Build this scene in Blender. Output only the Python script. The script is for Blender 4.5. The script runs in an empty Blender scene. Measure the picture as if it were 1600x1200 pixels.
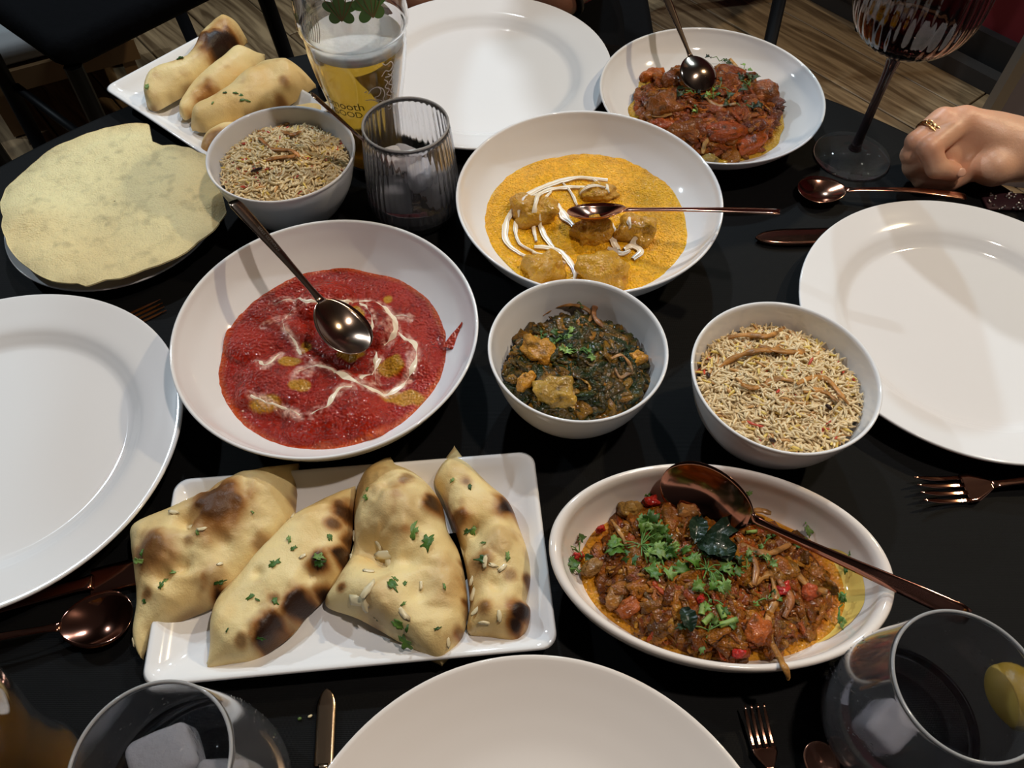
import bpy, math, random
import numpy as np
from mathutils import Vector, Matrix

# ------------------------------------------------------------------ camera, world, lights, exposure
ZT = 0.75                                   # height of the table top above the floor
FPX = 1241.69; PITCH = math.radians(55.0834); ROLL = math.radians(0.49086); CAMH = 0.50
sc = bpy.context.scene
col = sc.collection
_F = np.array([0, math.cos(PITCH), -math.sin(PITCH)])
_U = np.array([0, math.sin(PITCH), math.cos(PITCH)])
_R = np.array([1.0, 0, 0])
_R, _U = _R*math.cos(ROLL)+_U*math.sin(ROLL), -_R*math.sin(ROLL)+_U*math.cos(ROLL)
cam_d = bpy.data.cameras.new('camera'); cam = bpy.data.objects.new('camera', cam_d); col.objects.link(cam)
cam_d.sensor_fit = 'HORIZONTAL'; cam_d.sensor_width = 36; cam_d.lens = 36*FPX/1600
cam_d.clip_start = 0.01; cam_d.clip_end = 50
cam.matrix_world = Matrix(((_R[0], _U[0], -_F[0], 0), (_R[1], _U[1], -_F[1], 0), (_R[2], _U[2], -_F[2], ZT+CAMH), (0, 0, 0, 1)))
sc.camera = cam
sc.view_settings.view_transform = 'Standard'; sc.view_settings.look = 'None'
sc.view_settings.gamma = 1; sc.view_settings.use_curve_mapping = False
sc.view_settings.exposure = 0.0
w = bpy.data.worlds.new('world'); sc.world = w; w.use_nodes = True
w.node_tree.nodes['Background'].inputs[0].default_value = (0.9, 0.85, 0.9, 1)
w.node_tree.nodes['Background'].inputs[1].default_value = 0.16

LAMPS = [  # x, y, z above the floor, watts, colour, lamp radius
    (-0.25, 1.75, 2.45, 58, (0.84, 0.93, 1.0), 0.035),
    (1.45, 1.15, 2.45, 60, (1.0, 0.82, 0.54), 0.035),
    (-2.15, 1.60, 2.45, 66, (0.76, 0.90, 1.0), 0.035),
    (0.35, 2.35, 2.45, 54, (0.60, 0.85, 1.0), 0.035),
    (0.55, 0.30, 2.45, 42, (1.0, 0.87, 0.76), 0.035),
]
for i, (x, y, z, p, c, r) in enumerate(LAMPS):
    ld = bpy.data.lights.new('ceiling_lamp_light', 'SPOT'); ld.energy = p; ld.color = c; ld.shadow_soft_size = r
    ld.spot_size = math.radians(120); ld.spot_blend = 0.6
    lo = bpy.data.objects.new('ceiling_lamp_light', ld); col.objects.link(lo); lo.location = (x, y, z)
    lo.rotation_euler = Vector((x, y-0.4, z-ZT)).to_track_quat('Z', 'Y').to_euler()

# ------------------------------------------------------------------ helpers
def S(r, g, b):
    f = lambda v: (v/255/12.92) if v/255 <= 0.04045 else ((v/255+0.055)/1.055)**2.4
    return (f(r), f(g), f(b))
def W(px, py, h=0.0):                        # a pixel of the photograph at height h above the table
    d = _F*FPX+_R*(px-800)+_U*(600-py)
    p = np.array([0, 0, CAMH])+d*((h-CAMH)/d[2])
    return np.array([p[0], p[1], h+ZT])
def WF(px, py, z=0.0): return W(px, py, z-ZT)
def V(*a): return np.array(a, float)

def _hash(ix, iy, iz, seed):
    n = (ix*374761393+iy*668265263+iz*2147483647+seed*1274126177) & 0xffffffff
    n = ((n ^ (n >> 13))*1274126177) & 0xffffffff
    return ((n ^ (n >> 16)) & 0xffff)/65535.0
def vnoise(P, seed=0):
    P = np.asarray(P, float); i = np.floor(P).astype(np.int64); f = P-i; f = f*f*(3-2*f); o = 0
    for dx in (0, 1):
        for dy in (0, 1):
            for dz in (0, 1):
                wt = (f[..., 0] if dx else 1-f[..., 0])*(f[..., 1] if dy else 1-f[..., 1])*(f[..., 2] if dz else 1-f[..., 2])
                o = o+wt*_hash(i[..., 0]+dx, i[..., 1]+dy, i[..., 2]+dz, seed)
    return o
def fbm(P, scale, octs=3, seed=0):
    o = 0; a = 1; t = 0
    for k in range(octs):
        o = o+a*vnoise(np.asarray(P)*scale*2**k+17.3*k, seed+k); t += a; a *= 0.5
    return o/t*2-1
def xyz(x, y, z=0): return np.stack([x, y, np.zeros_like(x)+z], -1)
def sstep(a, b, x):
    t = np.clip((x-a)/(b-a), 0, 1); return t*t*(3-2*t)

def mesh_data(name, verts, faces, m=None, cols=None, smooth=True):
    me = bpy.data.meshes.new(name)
    me.from_pydata(np.asarray(verts, float).tolist(), [], [list(map(int, f)) for f in faces])
    if smooth: me.polygons.foreach_set('use_smooth', [True]*len(me.polygons))
    if m is not None: me.materials.append(m)
    if cols is not None:
        a = me.color_attributes.new('Col', 'FLOAT_COLOR', 'POINT')
        c = np.ones((len(verts), 4)); c[:, :3] = np.asarray(cols)[:, :3]
        a.data.foreach_set('color', c.ravel())
    me.update()
    return me
def props(o, label=None, cat=None, group=None, kind=None):
    if label: o['label'] = label
    if cat: o['category'] = cat
    if group: o['group'] = group
    if kind: o['kind'] = kind
    return o
def add(name, verts, faces, m, parent=None, cols=None, smooth=True, **pr):
    """link ONE mesh object; verts are world coordinates, stored relative to the parent or to the piece's own base"""
    verts = np.asarray(verts, float)
    if parent is not None:
        org = np.array(wloc(parent))
    else:
        org = np.array([(verts[:, 0].min()+verts[:, 0].max())/2, (verts[:, 1].min()+verts[:, 1].max())/2, verts[:, 2].min()])
    o = bpy.data.objects.new(name, mesh_data(name, verts-org, faces, m, cols, smooth)); col.objects.link(o)
    if parent is not None: o.parent = parent
    else: o.location = org
    return props(o, **pr)
def wloc(o):
    v = Vector(o.location)
    while o.parent is not None: o = o.parent; v = v+Vector(o.location)
    return v
def addl(name, verts, faces, m, parent, cols=None, smooth=True, **pr):     # local coordinates
    o = bpy.data.objects.new(name, mesh_data(name, verts, faces, m, cols, smooth)); col.objects.link(o); o.parent = parent
    return props(o, **pr)
def thing(name, loc, label, cat, group=None, rz=0, kind=None):
    o = bpy.data.objects.new(name, None); o.empty_display_size = 0.02; col.objects.link(o)
    o.location = loc; o.rotation_euler = (0, 0, rz)
    return props(o, label, cat, group, kind)
def copy_tree(o, parent=None):
    c = o.copy(); col.objects.link(c)
    if parent is not None: c.parent = parent
    for ch in list(o.children): copy_tree(ch, c)
    return c
class MB:                                   # collects shapes into one mesh
    def __init__(s): s.v = []; s.f = []; s.c = []; s.n = 0
    def put(s, v, f, c=None):
        v = np.asarray(v, float); s.v.append(v); s.f += [[i+s.n for i in q] for q in f]; s.n += len(v)
        if c is not None:
            c = np.asarray(c, float); s.c.append(np.tile(c, (len(v), 1)) if c.ndim == 1 else c)
    def V(s): return np.concatenate(s.v)
    def C(s): return np.concatenate(s.c) if s.c else None
def gridf(nu, nv, wu=False, wv=False, off=0):
    f = []
    for i in range(nu if wu else nu-1):
        for j in range(nv if wv else nv-1):
            a = i*nv+j; b = ((i+1) % nu)*nv+j; c = ((i+1) % nu)*nv+(j+1) % nv; d = i*nv+(j+1) % nv
            f.append([off+a, off+b, off+c, off+d])
    return f
def lathe(prof, seg=64, sx=1, sy=1, rmod=None, cap=True):
    th = np.linspace(0, 2*math.pi, seg, endpoint=False); prof = np.asarray(prof, float)
    r = prof[:, 0][None, :]*np.ones((seg, 1))
    if rmod is not None: r = r*rmod(th[:, None], prof[:, 1][None, :])
    v = np.stack([r*np.cos(th)[:, None]*sx, r*np.sin(th)[:, None]*sy, np.tile(prof[:, 1], (seg, 1))], -1).reshape(-1, 3)
    n = len(prof); f = gridf(seg, n, wu=True)
    if cap:
        f.append([i*n for i in range(seg)][::-1]); f.append([i*n+n-1 for i in range(seg)])
    return v, f
def smoothprof(pts, n=6):                   # Catmull-Rom through profile points
    P = [np.array(p, float) for p in pts]; P = [2*P[0]-P[1]]+P+[2*P[-1]-P[-2]]; o = []
    for i in range(1, len(P)-2):
        for k in range(n):
            t = k/n
            o.append(0.5*((2*P[i])+(-P[i-1]+P[i+1])*t+(2*P[i-1]-5*P[i]+4*P[i+1]-P[i+2])*t*t+(-P[i-1]+3*P[i]-3*P[i+1]+P[i+2])*t**3))
    o.append(P[-2]); return np.array(o)
def resamp(P, n):
    P = np.asarray(P, float); d = np.r_[0, np.cumsum(np.linalg.norm(np.diff(P, axis=0), axis=1))]
    t = np.linspace(0, d[-1], n); return np.stack([np.interp(t, d, P[:, k]) for k in range(P.shape[1])], -1)
def tube(path, rad, seg=8, flat=1.0, up=(0, 0, 1), caps=True):
    P = np.asarray(path, float); n = len(P); rad = np.broadcast_to(rad, (n,))
    T = np.gradient(P, axis=0); T /= np.linalg.norm(T, axis=1)[:, None]+1e-12
    A = np.cross(T, np.array(up, float)); ln = np.linalg.norm(A, axis=1)[:, None]
    A = np.where(ln < 1e-3, np.cross(T, [1, 0.01, 0]), A); A /= np.linalg.norm(A, axis=1)[:, None]+1e-12
    B = np.cross(A, T)
    th = np.linspace(0, 2*math.pi, seg, endpoint=False)
    v = P[:, None]+rad[:, None, None]*(np.cos(th)[None, :, None]*A[:, None]+flat*np.sin(th)[None, :, None]*B[:, None])
    v = v.reshape(-1, 3); f = gridf(n, seg, wv=True)
    if caps: f.append(list(range(seg))[::-1]); f.append([(n-1)*seg+i for i in range(seg)])
    return v, f
def box(cx, cy, cz, sx, sy, sz, rz=0):
    c, s = math.cos(rz), math.sin(rz); v = []
    for x in (-1, 1):
        for y in (-1, 1):
            for z in (-1, 1):
                X, Y = x*sx/2, y*sy/2; v.append((cx+c*X-s*Y, cy+s*X+c*Y, cz+z*sz/2))
    return np.array(v), [[0, 1, 3, 2], [4, 6, 7, 5], [0, 4, 5, 1], [2, 3, 7, 6], [0, 2, 6, 4], [1, 5, 7, 3]]
def bbox_bev(cx, cy, cz, sx, sy, sz, rz=0, b=0.004):    # box with a chamfered edge all round (stacked rounded rectangles)
    v = []; n = 0
    zs = [(-sz/2, b), (-sz/2+b, 0), (sz/2-b, 0), (sz/2, b)]
    o = rrect(sx/2, sy/2, b*2, 3)
    for z, ins in zs:
        for (x, y) in o: 
            X = x*(1-ins/(sx/2)); Y = y*(1-ins/(sy/2))
            v.append((cx+math.cos(rz)*X-math.sin(rz)*Y, cy+math.sin(rz)*X+math.cos(rz)*Y, cz+z))
    k = len(o); f = gridf(4, k, wv=True); f.append(list(range(k))); f.append([3*k+i for i in range(k)][::-1])
    return np.array(v), f
def rrect(a, b, r, n=6):
    r = max(min(r, a, b), 1e-4); o = []
    for (cx, cy, a0) in ((a-r, b-r, 0), (-a+r, b-r, 90), (-a+r, -b+r, 180), (a-r, -b+r, 270)):
        for k in range(n+1):
            t = math.radians(a0+90*k/n); o.append((cx+r*math.cos(t), cy+r*math.sin(t)))
    return np.array(o)
def blob(c, r, rz=0, seed=0, amp=0.12, sc_=2.0, p=0.85, nu=20, nv=12, tilt=0):
    th = np.linspace(0, 2*math.pi, nu, endpoint=False)[:, None]; ph = np.linspace(-math.pi/2+0.06, math.pi/2-0.06, nv)[None, :]
    pw = lambda v: np.sign(v)*np.abs(v)**p
    x = pw(np.cos(ph))*pw(np.cos(th)); y = pw(np.cos(ph))*pw(np.sin(th)); z = pw(np.sin(ph))+0*th
    u = np.stack([x, y, z], -1).reshape(-1, 3)
    d = 1+amp*fbm(u, sc_*0.5, 2, seed)*1.7+amp*0.45*fbm(u, sc_*1.9, 2, seed+3)
    v = u*d[:, None]*np.array(r)
    M = Matrix.Rotation(rz, 3, 'Z') @ Matrix.Rotation(tilt, 3, 'X')
    v = v @ np.array(M).T+np.array(c)
    f = gridf(nu, nv, wu=True); f.append([i*nv for i in range(nu)][::-1]); f.append([i*nv+nv-1 for i in range(nu)])
    return v, f

def torus(c, ax, R, r, n=48, m=10, wob=0):
    ax = Vector(ax).normalized(); q = Vector((0, 0, 1)).rotation_difference(ax).to_matrix(); t = np.linspace(0, 2*math.pi, n, endpoint=False); p = np.linspace(0, 2*math.pi, m, endpoint=False)
    rr = r*(1+wob*np.sin(t*n/4)); x = (R+rr[:, None]*np.cos(p))*np.cos(t)[:, None]; y = (R+rr[:, None]*np.cos(p))*np.sin(t)[:, None]; z = rr[:, None]*np.sin(p)
    return np.stack([x, y, z], -1).reshape(-1, 3)@np.array(q).T+np.array(c), gridf(n, m, wu=True, wv=True)
# ------------------------------------------------------------------ materials
def M(name, c=(0.8, 0.8, 0.8), rough=0.5, metal=0.0, attr=False, var=None, bump=None, trans=0, ior=1.45, coat=0, sss=0, ssc=None, spec=0.5, rvar=0, emit=None, alpha=1, sheen=0):
    m = bpy.data.materials.new(name); m.use_nodes = True; nt = m.node_tree; b = nt.nodes['Principled BSDF']
    I = b.inputs
    I['Base Color'].default_value = (*c, 1); I['Roughness'].default_value = rough; I['Metallic'].default_value = metal
    I['IOR'].default_value = ior; I['Transmission Weight'].default_value = trans; I['Coat Weight'].default_value = coat
    I['Coat Roughness'].default_value = 0.08; I['Specular IOR Level'].default_value = spec; I['Alpha'].default_value = alpha
    I['Sheen Weight'].default_value = sheen
    if sss:
        I['Subsurface Weight'].default_value = sss; I['Subsurface Scale'].default_value = 0.01
        I['Subsurface Radius'].default_value = ssc or (1, 0.5, 0.3)
    if emit: I['Emission Color'].default_value = (*emit[0], 1); I['Emission Strength'].default_value = emit[1]
    tc = nt.nodes.new('ShaderNodeTexCoord'); src = None
    if attr:
        a = nt.nodes.new('ShaderNodeAttribute'); a.attribute_name = 'Col'; src = a.outputs['Color']
        nt.links.new(src, I['Base Color'])
    if var:                                  # (scale, colour2, contrast low, contrast high)
        n = nt.nodes.new('ShaderNodeTexNoise'); n.inputs['Scale'].default_value = var[0]; n.inputs['Detail'].default_value = 5
        nt.links.new(tc.outputs['Object'], n.inputs['Vector'])
        r = nt.nodes.new('ShaderNodeMapRange'); r.inputs['From Min'].default_value = var[2]; r.inputs['From Max'].default_value = var[3]
        nt.links.new(n.outputs['Fac'], r.inputs['Value'])
        mx = nt.nodes.new('ShaderNodeMix'); mx.data_type = 'RGBA'
        if attr and len(var) > 4: mx.blend_type = 'MULTIPLY'
        mx.inputs[6].default_value = (*c, 1); mx.inputs[7].default_value = (*var[1], 1)
        if src is not None: nt.links.new(src, mx.inputs[6])
        nt.links.new(r.outputs['Result'], mx.inputs[0]); nt.links.new(mx.outputs[2], I['Base Color'])
    if bump:                                 # list of (scale, strength, distance)
        prev = None
        for bq in bump:
            s_, st, di = bq[:3]
            n = nt.nodes.new('ShaderNodeTexNoise'); n.inputs['Scale'].default_value = s_; n.inputs['Detail'].default_value = bq[3] if len(bq) > 3 else 4
            nt.links.new(tc.outputs['Object'], n.inputs['Vector'])
            bp = nt.nodes.new('ShaderNodeBump'); bp.inputs['Strength'].default_value = st; bp.inputs['Distance'].default_value = di
            nt.links.new(n.outputs['Fac'], bp.inputs['Height'])
            if prev is not None: nt.links.new(prev.outputs[0], bp.inputs['Normal'])
            prev = bp
        nt.links.new(prev.outputs[0], I['Normal'])
    return m

m_porc = M('white_porcelain', (0.82, 0.81, 0.815), 0.06, spec=0.5)
m_cream_porc = M('cream_porcelain', (0.80, 0.72, 0.66), 0.08)
m_copper = M('rose_gold_metal', (0.60, 0.30, 0.20), 0.13, 1.0, bump=[(60, 0.03, 0.0005)])
m_copper_darkrefl = M('copper_painted_dark_reflection', (0.36, 0.16, 0.11), 0.11, 1.0, bump=[(60, 0.03, 0.0005)])  # same copper, base colour darkened to imitate dark surroundings mirrored in it
m_bronze = M('dark_bronze_metal', (0.42, 0.31, 0.24), 0.15, 1.0, bump=[(60, 0.03, 0.0005)])
m_gold = M('champagne_gold_metal', (0.70, 0.50, 0.32), 0.17, 1.0, bump=[(400, 0.15, 0.0003)])
m_brass = M('ring_gold', (0.85, 0.60, 0.30), 0.18, 1.0)
m_silver = M('bracelet_silver', (0.75, 0.72, 0.68), 0.2, 1.0)
m_sauce_red = M('red_gravy', attr=True, rough=0.10, spec=0.50, bump=[(520, 1.0, 0.0016, 0), (200, 0.4, 0.0022, 1)])
m_sauce_yel = M('golden_gravy', attr=True, rough=0.11, spec=0.50, bump=[(620, 1.0, 0.0018, 0), (240, 0.4, 0.0018, 1)])
m_cream = M('cream_drizzle', (0.86, 0.74, 0.56), 0.25, coat=0.3, bump=[(500, 0.15, 0.0006)])
m_masala = M('glossy_masala', attr=True, rough=0.12, spec=0.42, bump=[(420, 0.9, 0.0018, 1)])
m_chicken = M('curry_coated_chicken', attr=True, rough=0.13, spec=0.45, bump=[(420, 0.9, 0.0016, 1)])
m_naan = M('baked_naan', attr=True, rough=0.42, spec=0.35, sss=0.06, bump=[(180, 0.30, 0.0018), (900, 0.3, 0.0007)])
m_papad = M('papad_crisp', attr=True, rough=0.55, sss=0.1, bump=[(700, 0.9, 0.0010), (130, 0.5, 0.0018)], var=(420, (0.68, 0.54, 0.28), 0.50, 1.0))
m_rice = M('boiled_rice', attr=True, rough=0.35, sss=0.15, ssc=(1, 0.8, 0.5), coat=0.15)
m_onion = M('fried_onion', attr=True, rough=0.30, spec=0.35, coat=0.08, bump=[(600, 0.5, 0.0008)])
m_leaf = M('fresh_coriander', attr=True, rough=0.42, bump=[(500, 0.4, 0.0006)])
m_curryleaf = M('fried_curry_leaf', (0.012, 0.028, 0.014), 0.3, coat=0.5, bump=[(300, 0.6, 0.001)])
m_garlic = M('garlic_flake', (0.74, 0.62, 0.38), 0.35, coat=0.2)
m_glass = M('clear_glass', (0.97, 0.97, 0.98), 0.0, trans=0.99, ior=1.45)
m_rim_glint = M('rim_painted_glint', (0.75, 0.74, 0.74), 0.08, trans=0.62, ior=1.45)  # greyish white colour stands in for lights reflected along the tumbler rims
m_foot = M('thin_foot_glass', (0.92, 0.90, 0.90), 0.02, trans=0.985, ior=1.2)
m_mist = M('misted_glass', (0.85, 0.85, 0.88), 0.02, trans=0.965, ior=1.45, bump=[(900, 0.08, 0.0002)])
m_smoke = M('smoky_tinted_glass', (0.50, 0.42, 0.42), 0.0, trans=1.0, ior=1.45)
m_water = M('water', (0.92, 0.94, 0.97), 0.0, trans=1.0, ior=1.33)
m_ice2 = M('frosted_ice', (0.80, 0.80, 0.84), 0.15, trans=0.25, ior=1.31, bump=[(120, 0.6, 0.003)])
m_ice = M('cloudy_ice', (0.72, 0.72, 0.78), 0.12, trans=0.62, ior=1.31, bump=[(120, 0.6, 0.003)])
m_beer = M('golden_lager', (0.86, 0.55, 0.05), 0.0, trans=0.72, ior=1.33)
m_amber = M('amber_drink', (0.62, 0.30, 0.015), 0.02, trans=0.60, ior=1.33)
m_foam = M('beer_foam', (0.62, 0.62, 0.58), 0.6, bump=[(300, 0.5, 0.001)], sss=0.1)
m_wine = M('dark_red_wine', (0.16, 0.02, 0.02), 0.0, trans=1.0, ior=1.34)
m_print_w = M('white_glass_print', (0.72, 0.66, 0.62), 0.4)
m_print_g = M('olive_glass_print', (0.05, 0.13, 0.02), 0.4)
m_print_d = M('dark_glass_print', (0.10, 0.07, 0.01), 0.4)
m_lemon = M('lemon_peel', (0.30, 0.19, 0.015), 0.35, bump=[(500, 0.3, 0.0008)])
m_pith = M('lemon_pith', (0.40, 0.28, 0.06), 0.4)
m_skin = M('skin', attr=True, rough=0.40, sss=0.12, ssc=(1, 0.35, 0.2), bump=[(350, 0.25, 0.0008), (1400, 0.2, 0.0003)])
m_nail = M('pale_nail', (0.62, 0.34, 0.24), 0.35)
m_cloth_blk = M('black_fabric', (0.0035, 0.0036, 0.0045), 0.9, spec=0.1, bump=[(60, 0.4, 0.004)])
m_chairblk = M('black_chair_metal', (0.005, 0.005, 0.006), 0.5, spec=0.25)
m_maroon = M('maroon_fabric', (0.16, 0.015, 0.022), 0.85, bump=[(40, 0.5, 0.006)])
m_cuff = M('dark_cuff_fabric', (0.03, 0.004, 0.008), 0.7)
m_redwall = M('red_painted_wall', (0.16, 0.008, 0.012), 0.7, bump=[(20, 0.1, 0.002)])
m_darkwall = M('dark_painted_wall', (0.10, 0.085, 0.085), 0.8)
m_ceil = M('ceiling_paint', (0.35, 0.32, 0.32), 0.9)
m_skirt = M('black_skirting_paint', (0.014, 0.013, 0.013), 0.5)
m_woodtrim = M('dark_trim_paint', (0.035, 0.030, 0.028), 0.5)
m_grey = M('grey_panel', (0.22, 0.19, 0.20), 0.6)
m_trim = M('brushed_trim', (0.35, 0.33, 0.30), 0.35, 0.8)
m_lampglass = M('lamp_diffuser', (1, 1, 1), 0.5, emit=((1, 0.93, 0.85), 6))
m_stone = M('grey_cushion', (0.33, 0.33, 0.33), 0.9, bump=[(30, 0.3, 0.003)])
m_woodbox = M('tan_wood', (0.22, 0.13, 0.06), 0.5)
m_watch = M('black_rubber', (0.012, 0.012, 0.013), 0.5)
m_watchface = M('watch_screen', (0.05, 0.06, 0.07), 0.1)

def cloth_mat():
    m = M('black_tablecloth', (0.0024, 0.0024, 0.0026), 0.62, spec=0.15); nt = m.node_tree; b = nt.nodes['Principled BSDF']
    tc = nt.nodes.new('ShaderNodeTexCoord'); prev = None
    for d, s in (('X', 2600), ('Y', 1800)):
        wv = nt.nodes.new('ShaderNodeTexWave'); wv.bands_direction = d; wv.inputs['Scale'].default_value = s/6.283; wv.inputs['Distortion'].default_value = 0.6
        nt.links.new(tc.outputs['Object'], wv.inputs['Vector'])
        bp = nt.nodes.new('ShaderNodeBump'); bp.inputs['Strength'].default_value = 0.25; bp.inputs['Distance'].default_value = 0.0003
        nt.links.new(wv.outputs['Fac'], bp.inputs['Height'])
        if prev: nt.links.new(prev.outputs[0], bp.inputs['Normal'])
        prev = bp
    nt.links.new(prev.outputs[0], b.inputs['Normal'])
    return m
m_table = cloth_mat()
def wood_mat(name, c1, c2):
    m = M(name, c1, 0.45); nt = m.node_tree; b = nt.nodes['Principled BSDF']
    tc = nt.nodes.new('ShaderNodeTexCoord'); mp = nt.nodes.new('ShaderNodeMapping'); mp.inputs['Scale'].default_value = (2.0, 22, 10)
    nt.links.new(tc.outputs['Object'], mp.inputs['Vector'])
    oi = nt.nodes.new('ShaderNodeObjectInfo'); ad = nt.nodes.new('ShaderNodeVectorMath')
    nt.links.new(mp.outputs[0], ad.inputs[0]); nt.links.new(oi.outputs['Random'], ad.inputs[1])
    sc2 = nt.nodes.new('ShaderNodeVectorMath'); sc2.operation = 'SCALE'; sc2.inputs['Scale'].default_value = 37.0
    nt.links.new(oi.outputs['Random'], sc2.inputs[0]); nt.links.new(sc2.outputs[0], ad.inputs[1])
    n = nt.nodes.new('ShaderNodeTexNoise'); n.inputs['Scale'].default_value = 1.6; n.inputs['Detail'].default_value = 8; n.inputs['Distortion'].default_value = 1.2
    nt.links.new(ad.outputs[0], n.inputs['Vector'])
    r = nt.nodes.new('ShaderNodeValToRGB'); r.color_ramp.elements[0].position = 0.35; r.color_ramp.elements[1].position = 0.68
    r.color_ramp.elements[0].color = (*c1, 1); r.color_ramp.elements[1].color = (*c2, 1)
    nt.links.new(n.outputs['Fac'], r.inputs[0]); nt.links.new(r.outputs[0], b.inputs['Base Color'])
    return m
m_plank = wood_mat('floor_wood', S(92, 72, 50), S(168, 142, 108))

# ------------------------------------------------------------------ the room
def struct(name, v, f, m, **k): return add(name, v, f, m, kind='structure', **k)
RA = math.radians(-50)
floor = thing('floor', (0, 1.0, 0), None, None, kind='structure')
v, f = box(0, 1.0, -0.03, 8, 8, 0.04); add('subfloor', v, f, m_skirt, floor, smooth=False)
PL, PWD = 1.15, 0.165
pmesh = None; rnd = random.Random(4)
ux, uy = math.cos(RA), math.sin(RA); vx, vy = -uy, ux
for j in range(-9, 10):
    off = rnd.random()*PL
    for i in range(-3, 4):
        cx = 0.25+(i*PL+off)*ux+j*PWD*vx; cy = 1.9+(i*PL+off)*uy+j*PWD*vy
        if not (-2.3 < cx < 2.4 and 0.3 < cy < 3.6): continue
        if pmesh is None:
            bv, bf = bbox_bev(0, 0, -0.006, PL-0.004, PWD-0.004, 0.012, 0, 0.0015)
            pmesh = mesh_data('plank', bv, bf, m_plank, smooth=False)
        o = bpy.data.objects.new('plank', pmesh); col.objects.link(o); o.parent = floor
        o.location = (cx, cy-1.0, -0.0005*((i+j) % 3)); o.rotation_euler = (0, 0, RA)
# walls; the far right one is red above a black skirting
def wall(name, a, b, m, h=2.8, t=0.1):
    a = np.array(a); b = np.array(b); c = (a+b)/2; d = b-a; L = np.hypot(*d); an = math.atan2(d[1], d[0])
    v, f = box(c[0], c[1], h/2, L, t, h, an); return struct(name, v, f, m, smooth=False)
WA = np.array([1.07, 2.07]); WD = np.array([0.642, -0.766])
NN = np.array([0.766, 0.642])
wall('wall_right', WA+NN*0.06-WD*1.2, WA+NN*0.06+WD*3.2, m_redwall)
v, f = box(*(WA+NN*0.0+WD*1.0), 0.055, 4.4, 0.03, 0.11, math.atan2(WD[1], WD[0])); struct('baseboard_right', v, f, m_skirt, smooth=False)
v, f = box(*(WA-NN*0.03+WD*1.0), 0.02, 4.4, 0.05, 0.04, math.atan2(WD[1], WD[0])); struct('trim_1', v, f, m_woodtrim, smooth=False)
wall('wall_back', (-3.4, 3.9), (1.5, 3.9), m_darkwall); wall('wall_left', (-3.4, -2.6), (-3.4, 3.9), m_darkwall)
wall('wall_front', (-3.4, -2.6), (3.4, -2.6), m_darkwall)
v, f = box(0, 0.65, 2.85, 7.4, 7.0, 0.08); struct('ceiling', v, f, m_ceil, smooth=False)
lnames = ['far left of the table', 'beyond the table on the right', 'left of the table', 'furthest from the camera', 'nearest over the table']
for (x, y, z, p, c, r), ln in zip(LAMPS, lnames):
    t = thing('pendant_lamp', (x, y, z), 'small black pendant lamp hanging from the ceiling, '+ln, 'lamp', 'pendant lamps over the dining room')
    v, f = lathe([(0.03, 0.16), (0.05, 0.13), (0.085, 0.05), (0.09, 0.03), (0.086, 0.03), (0.08, 0.05), (0.046, 0.125), (0.026, 0.15)], 32, cap=False); addl('lamp_shade', v, f, m_chairblk, t)
    v, f = tube([(0, 0, 0.15), (0, 0, 2.81-z)], 0.003, 6); addl('cord', v, f, m_chairblk, t)
    v, f = lathe([(0.001, 0.05), (0.028, 0.052), (0.036, 0.075), (0.02, 0.105), (0.001, 0.11)], 24); addl('bulb', v, f, m_lampglass, t)

# grey partition panel at the far right
e0 = WF(1490, 272)
t = thing('partition_panel', (e0[0], e0[1], 0), 'grey partition panel with a metal edge strip behind the hand', 'partition')
pa = math.radians(-12); pu = np.array([math.cos(pa), math.sin(pa)])
c = e0[:2]+pu*0.36; v, f = box(c[0], c[1], 0.42, 0.70, 0.03, 0.84, pa); add('panel', v, f, m_grey, t, smooth=False)
c = e0[:2]; v, f = box(c[0], c[1], 0.42, 0.022, 0.042, 0.85, pa); add('edge_strip', v, f, m_trim, t, smooth=False)
v, f = lathe([(0.0001, 0.0), (0.007, 0.0), (0.006, 0.004), (0.0001, 0.005)], 16); v = v[:, [0, 2, 1]]*[1, -1, 1]
add('screw', v+[e0[0]+0.04, e0[1]-0.024, 0.42], f, m_chairblk, t)

# chairs
def chair(loc, rz, label, back=0.86):
    t = thing('dining_chair', loc, label, 'chair', rz=rz)
    v, f = bbox_bev(0, 0, 0.455, 0.44, 0.43, 0.06, 0, 0.015); addl('seat', v, f, m_cloth_blk, t)
    v, f = bbox_bev(0, -0.215, 0.70, 0.42, 0.035, 0.34, 0, 0.012); addl('backrest', v, f, m_cloth_blk, t)
    for sx in (-1, 1):
        v, f = tube([(sx*0.205, 0.195, 0.43), (sx*0.215, 0.21, 0.0)], 0.016, 10); addl('leg', v, f, m_chairblk, t)
        v, f = tube([(sx*0.205, -0.215, 0.80), (sx*0.205, -0.21, 0.43), (sx*0.215, -0.25, 0.0)], 0.016, 10); addl('leg', v, f, m_chairblk, t)
    v, f = tube([(-0.205, 0.19, 0.2), (0.205, 0.19, 0.2)], 0.010, 8); addl('stretcher', v, f, m_chairblk, t)
    return t
chair((-1.12, 1.02, 0), math.radians(-134), 'black dining chair at the far left, drawn up to the table behind the papad')
chair((-0.80, 1.52, 0), math.radians(140), 'black dining chair with slim legs beyond the naan plate')
chair((0.02, 1.42, 0), math.radians(180), 'black dining chair behind the large empty plate, under the seated person')
chair((0.64, 2.14, 0), math.radians(40), 'black dining chair in the shade beyond the wine glass')
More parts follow.
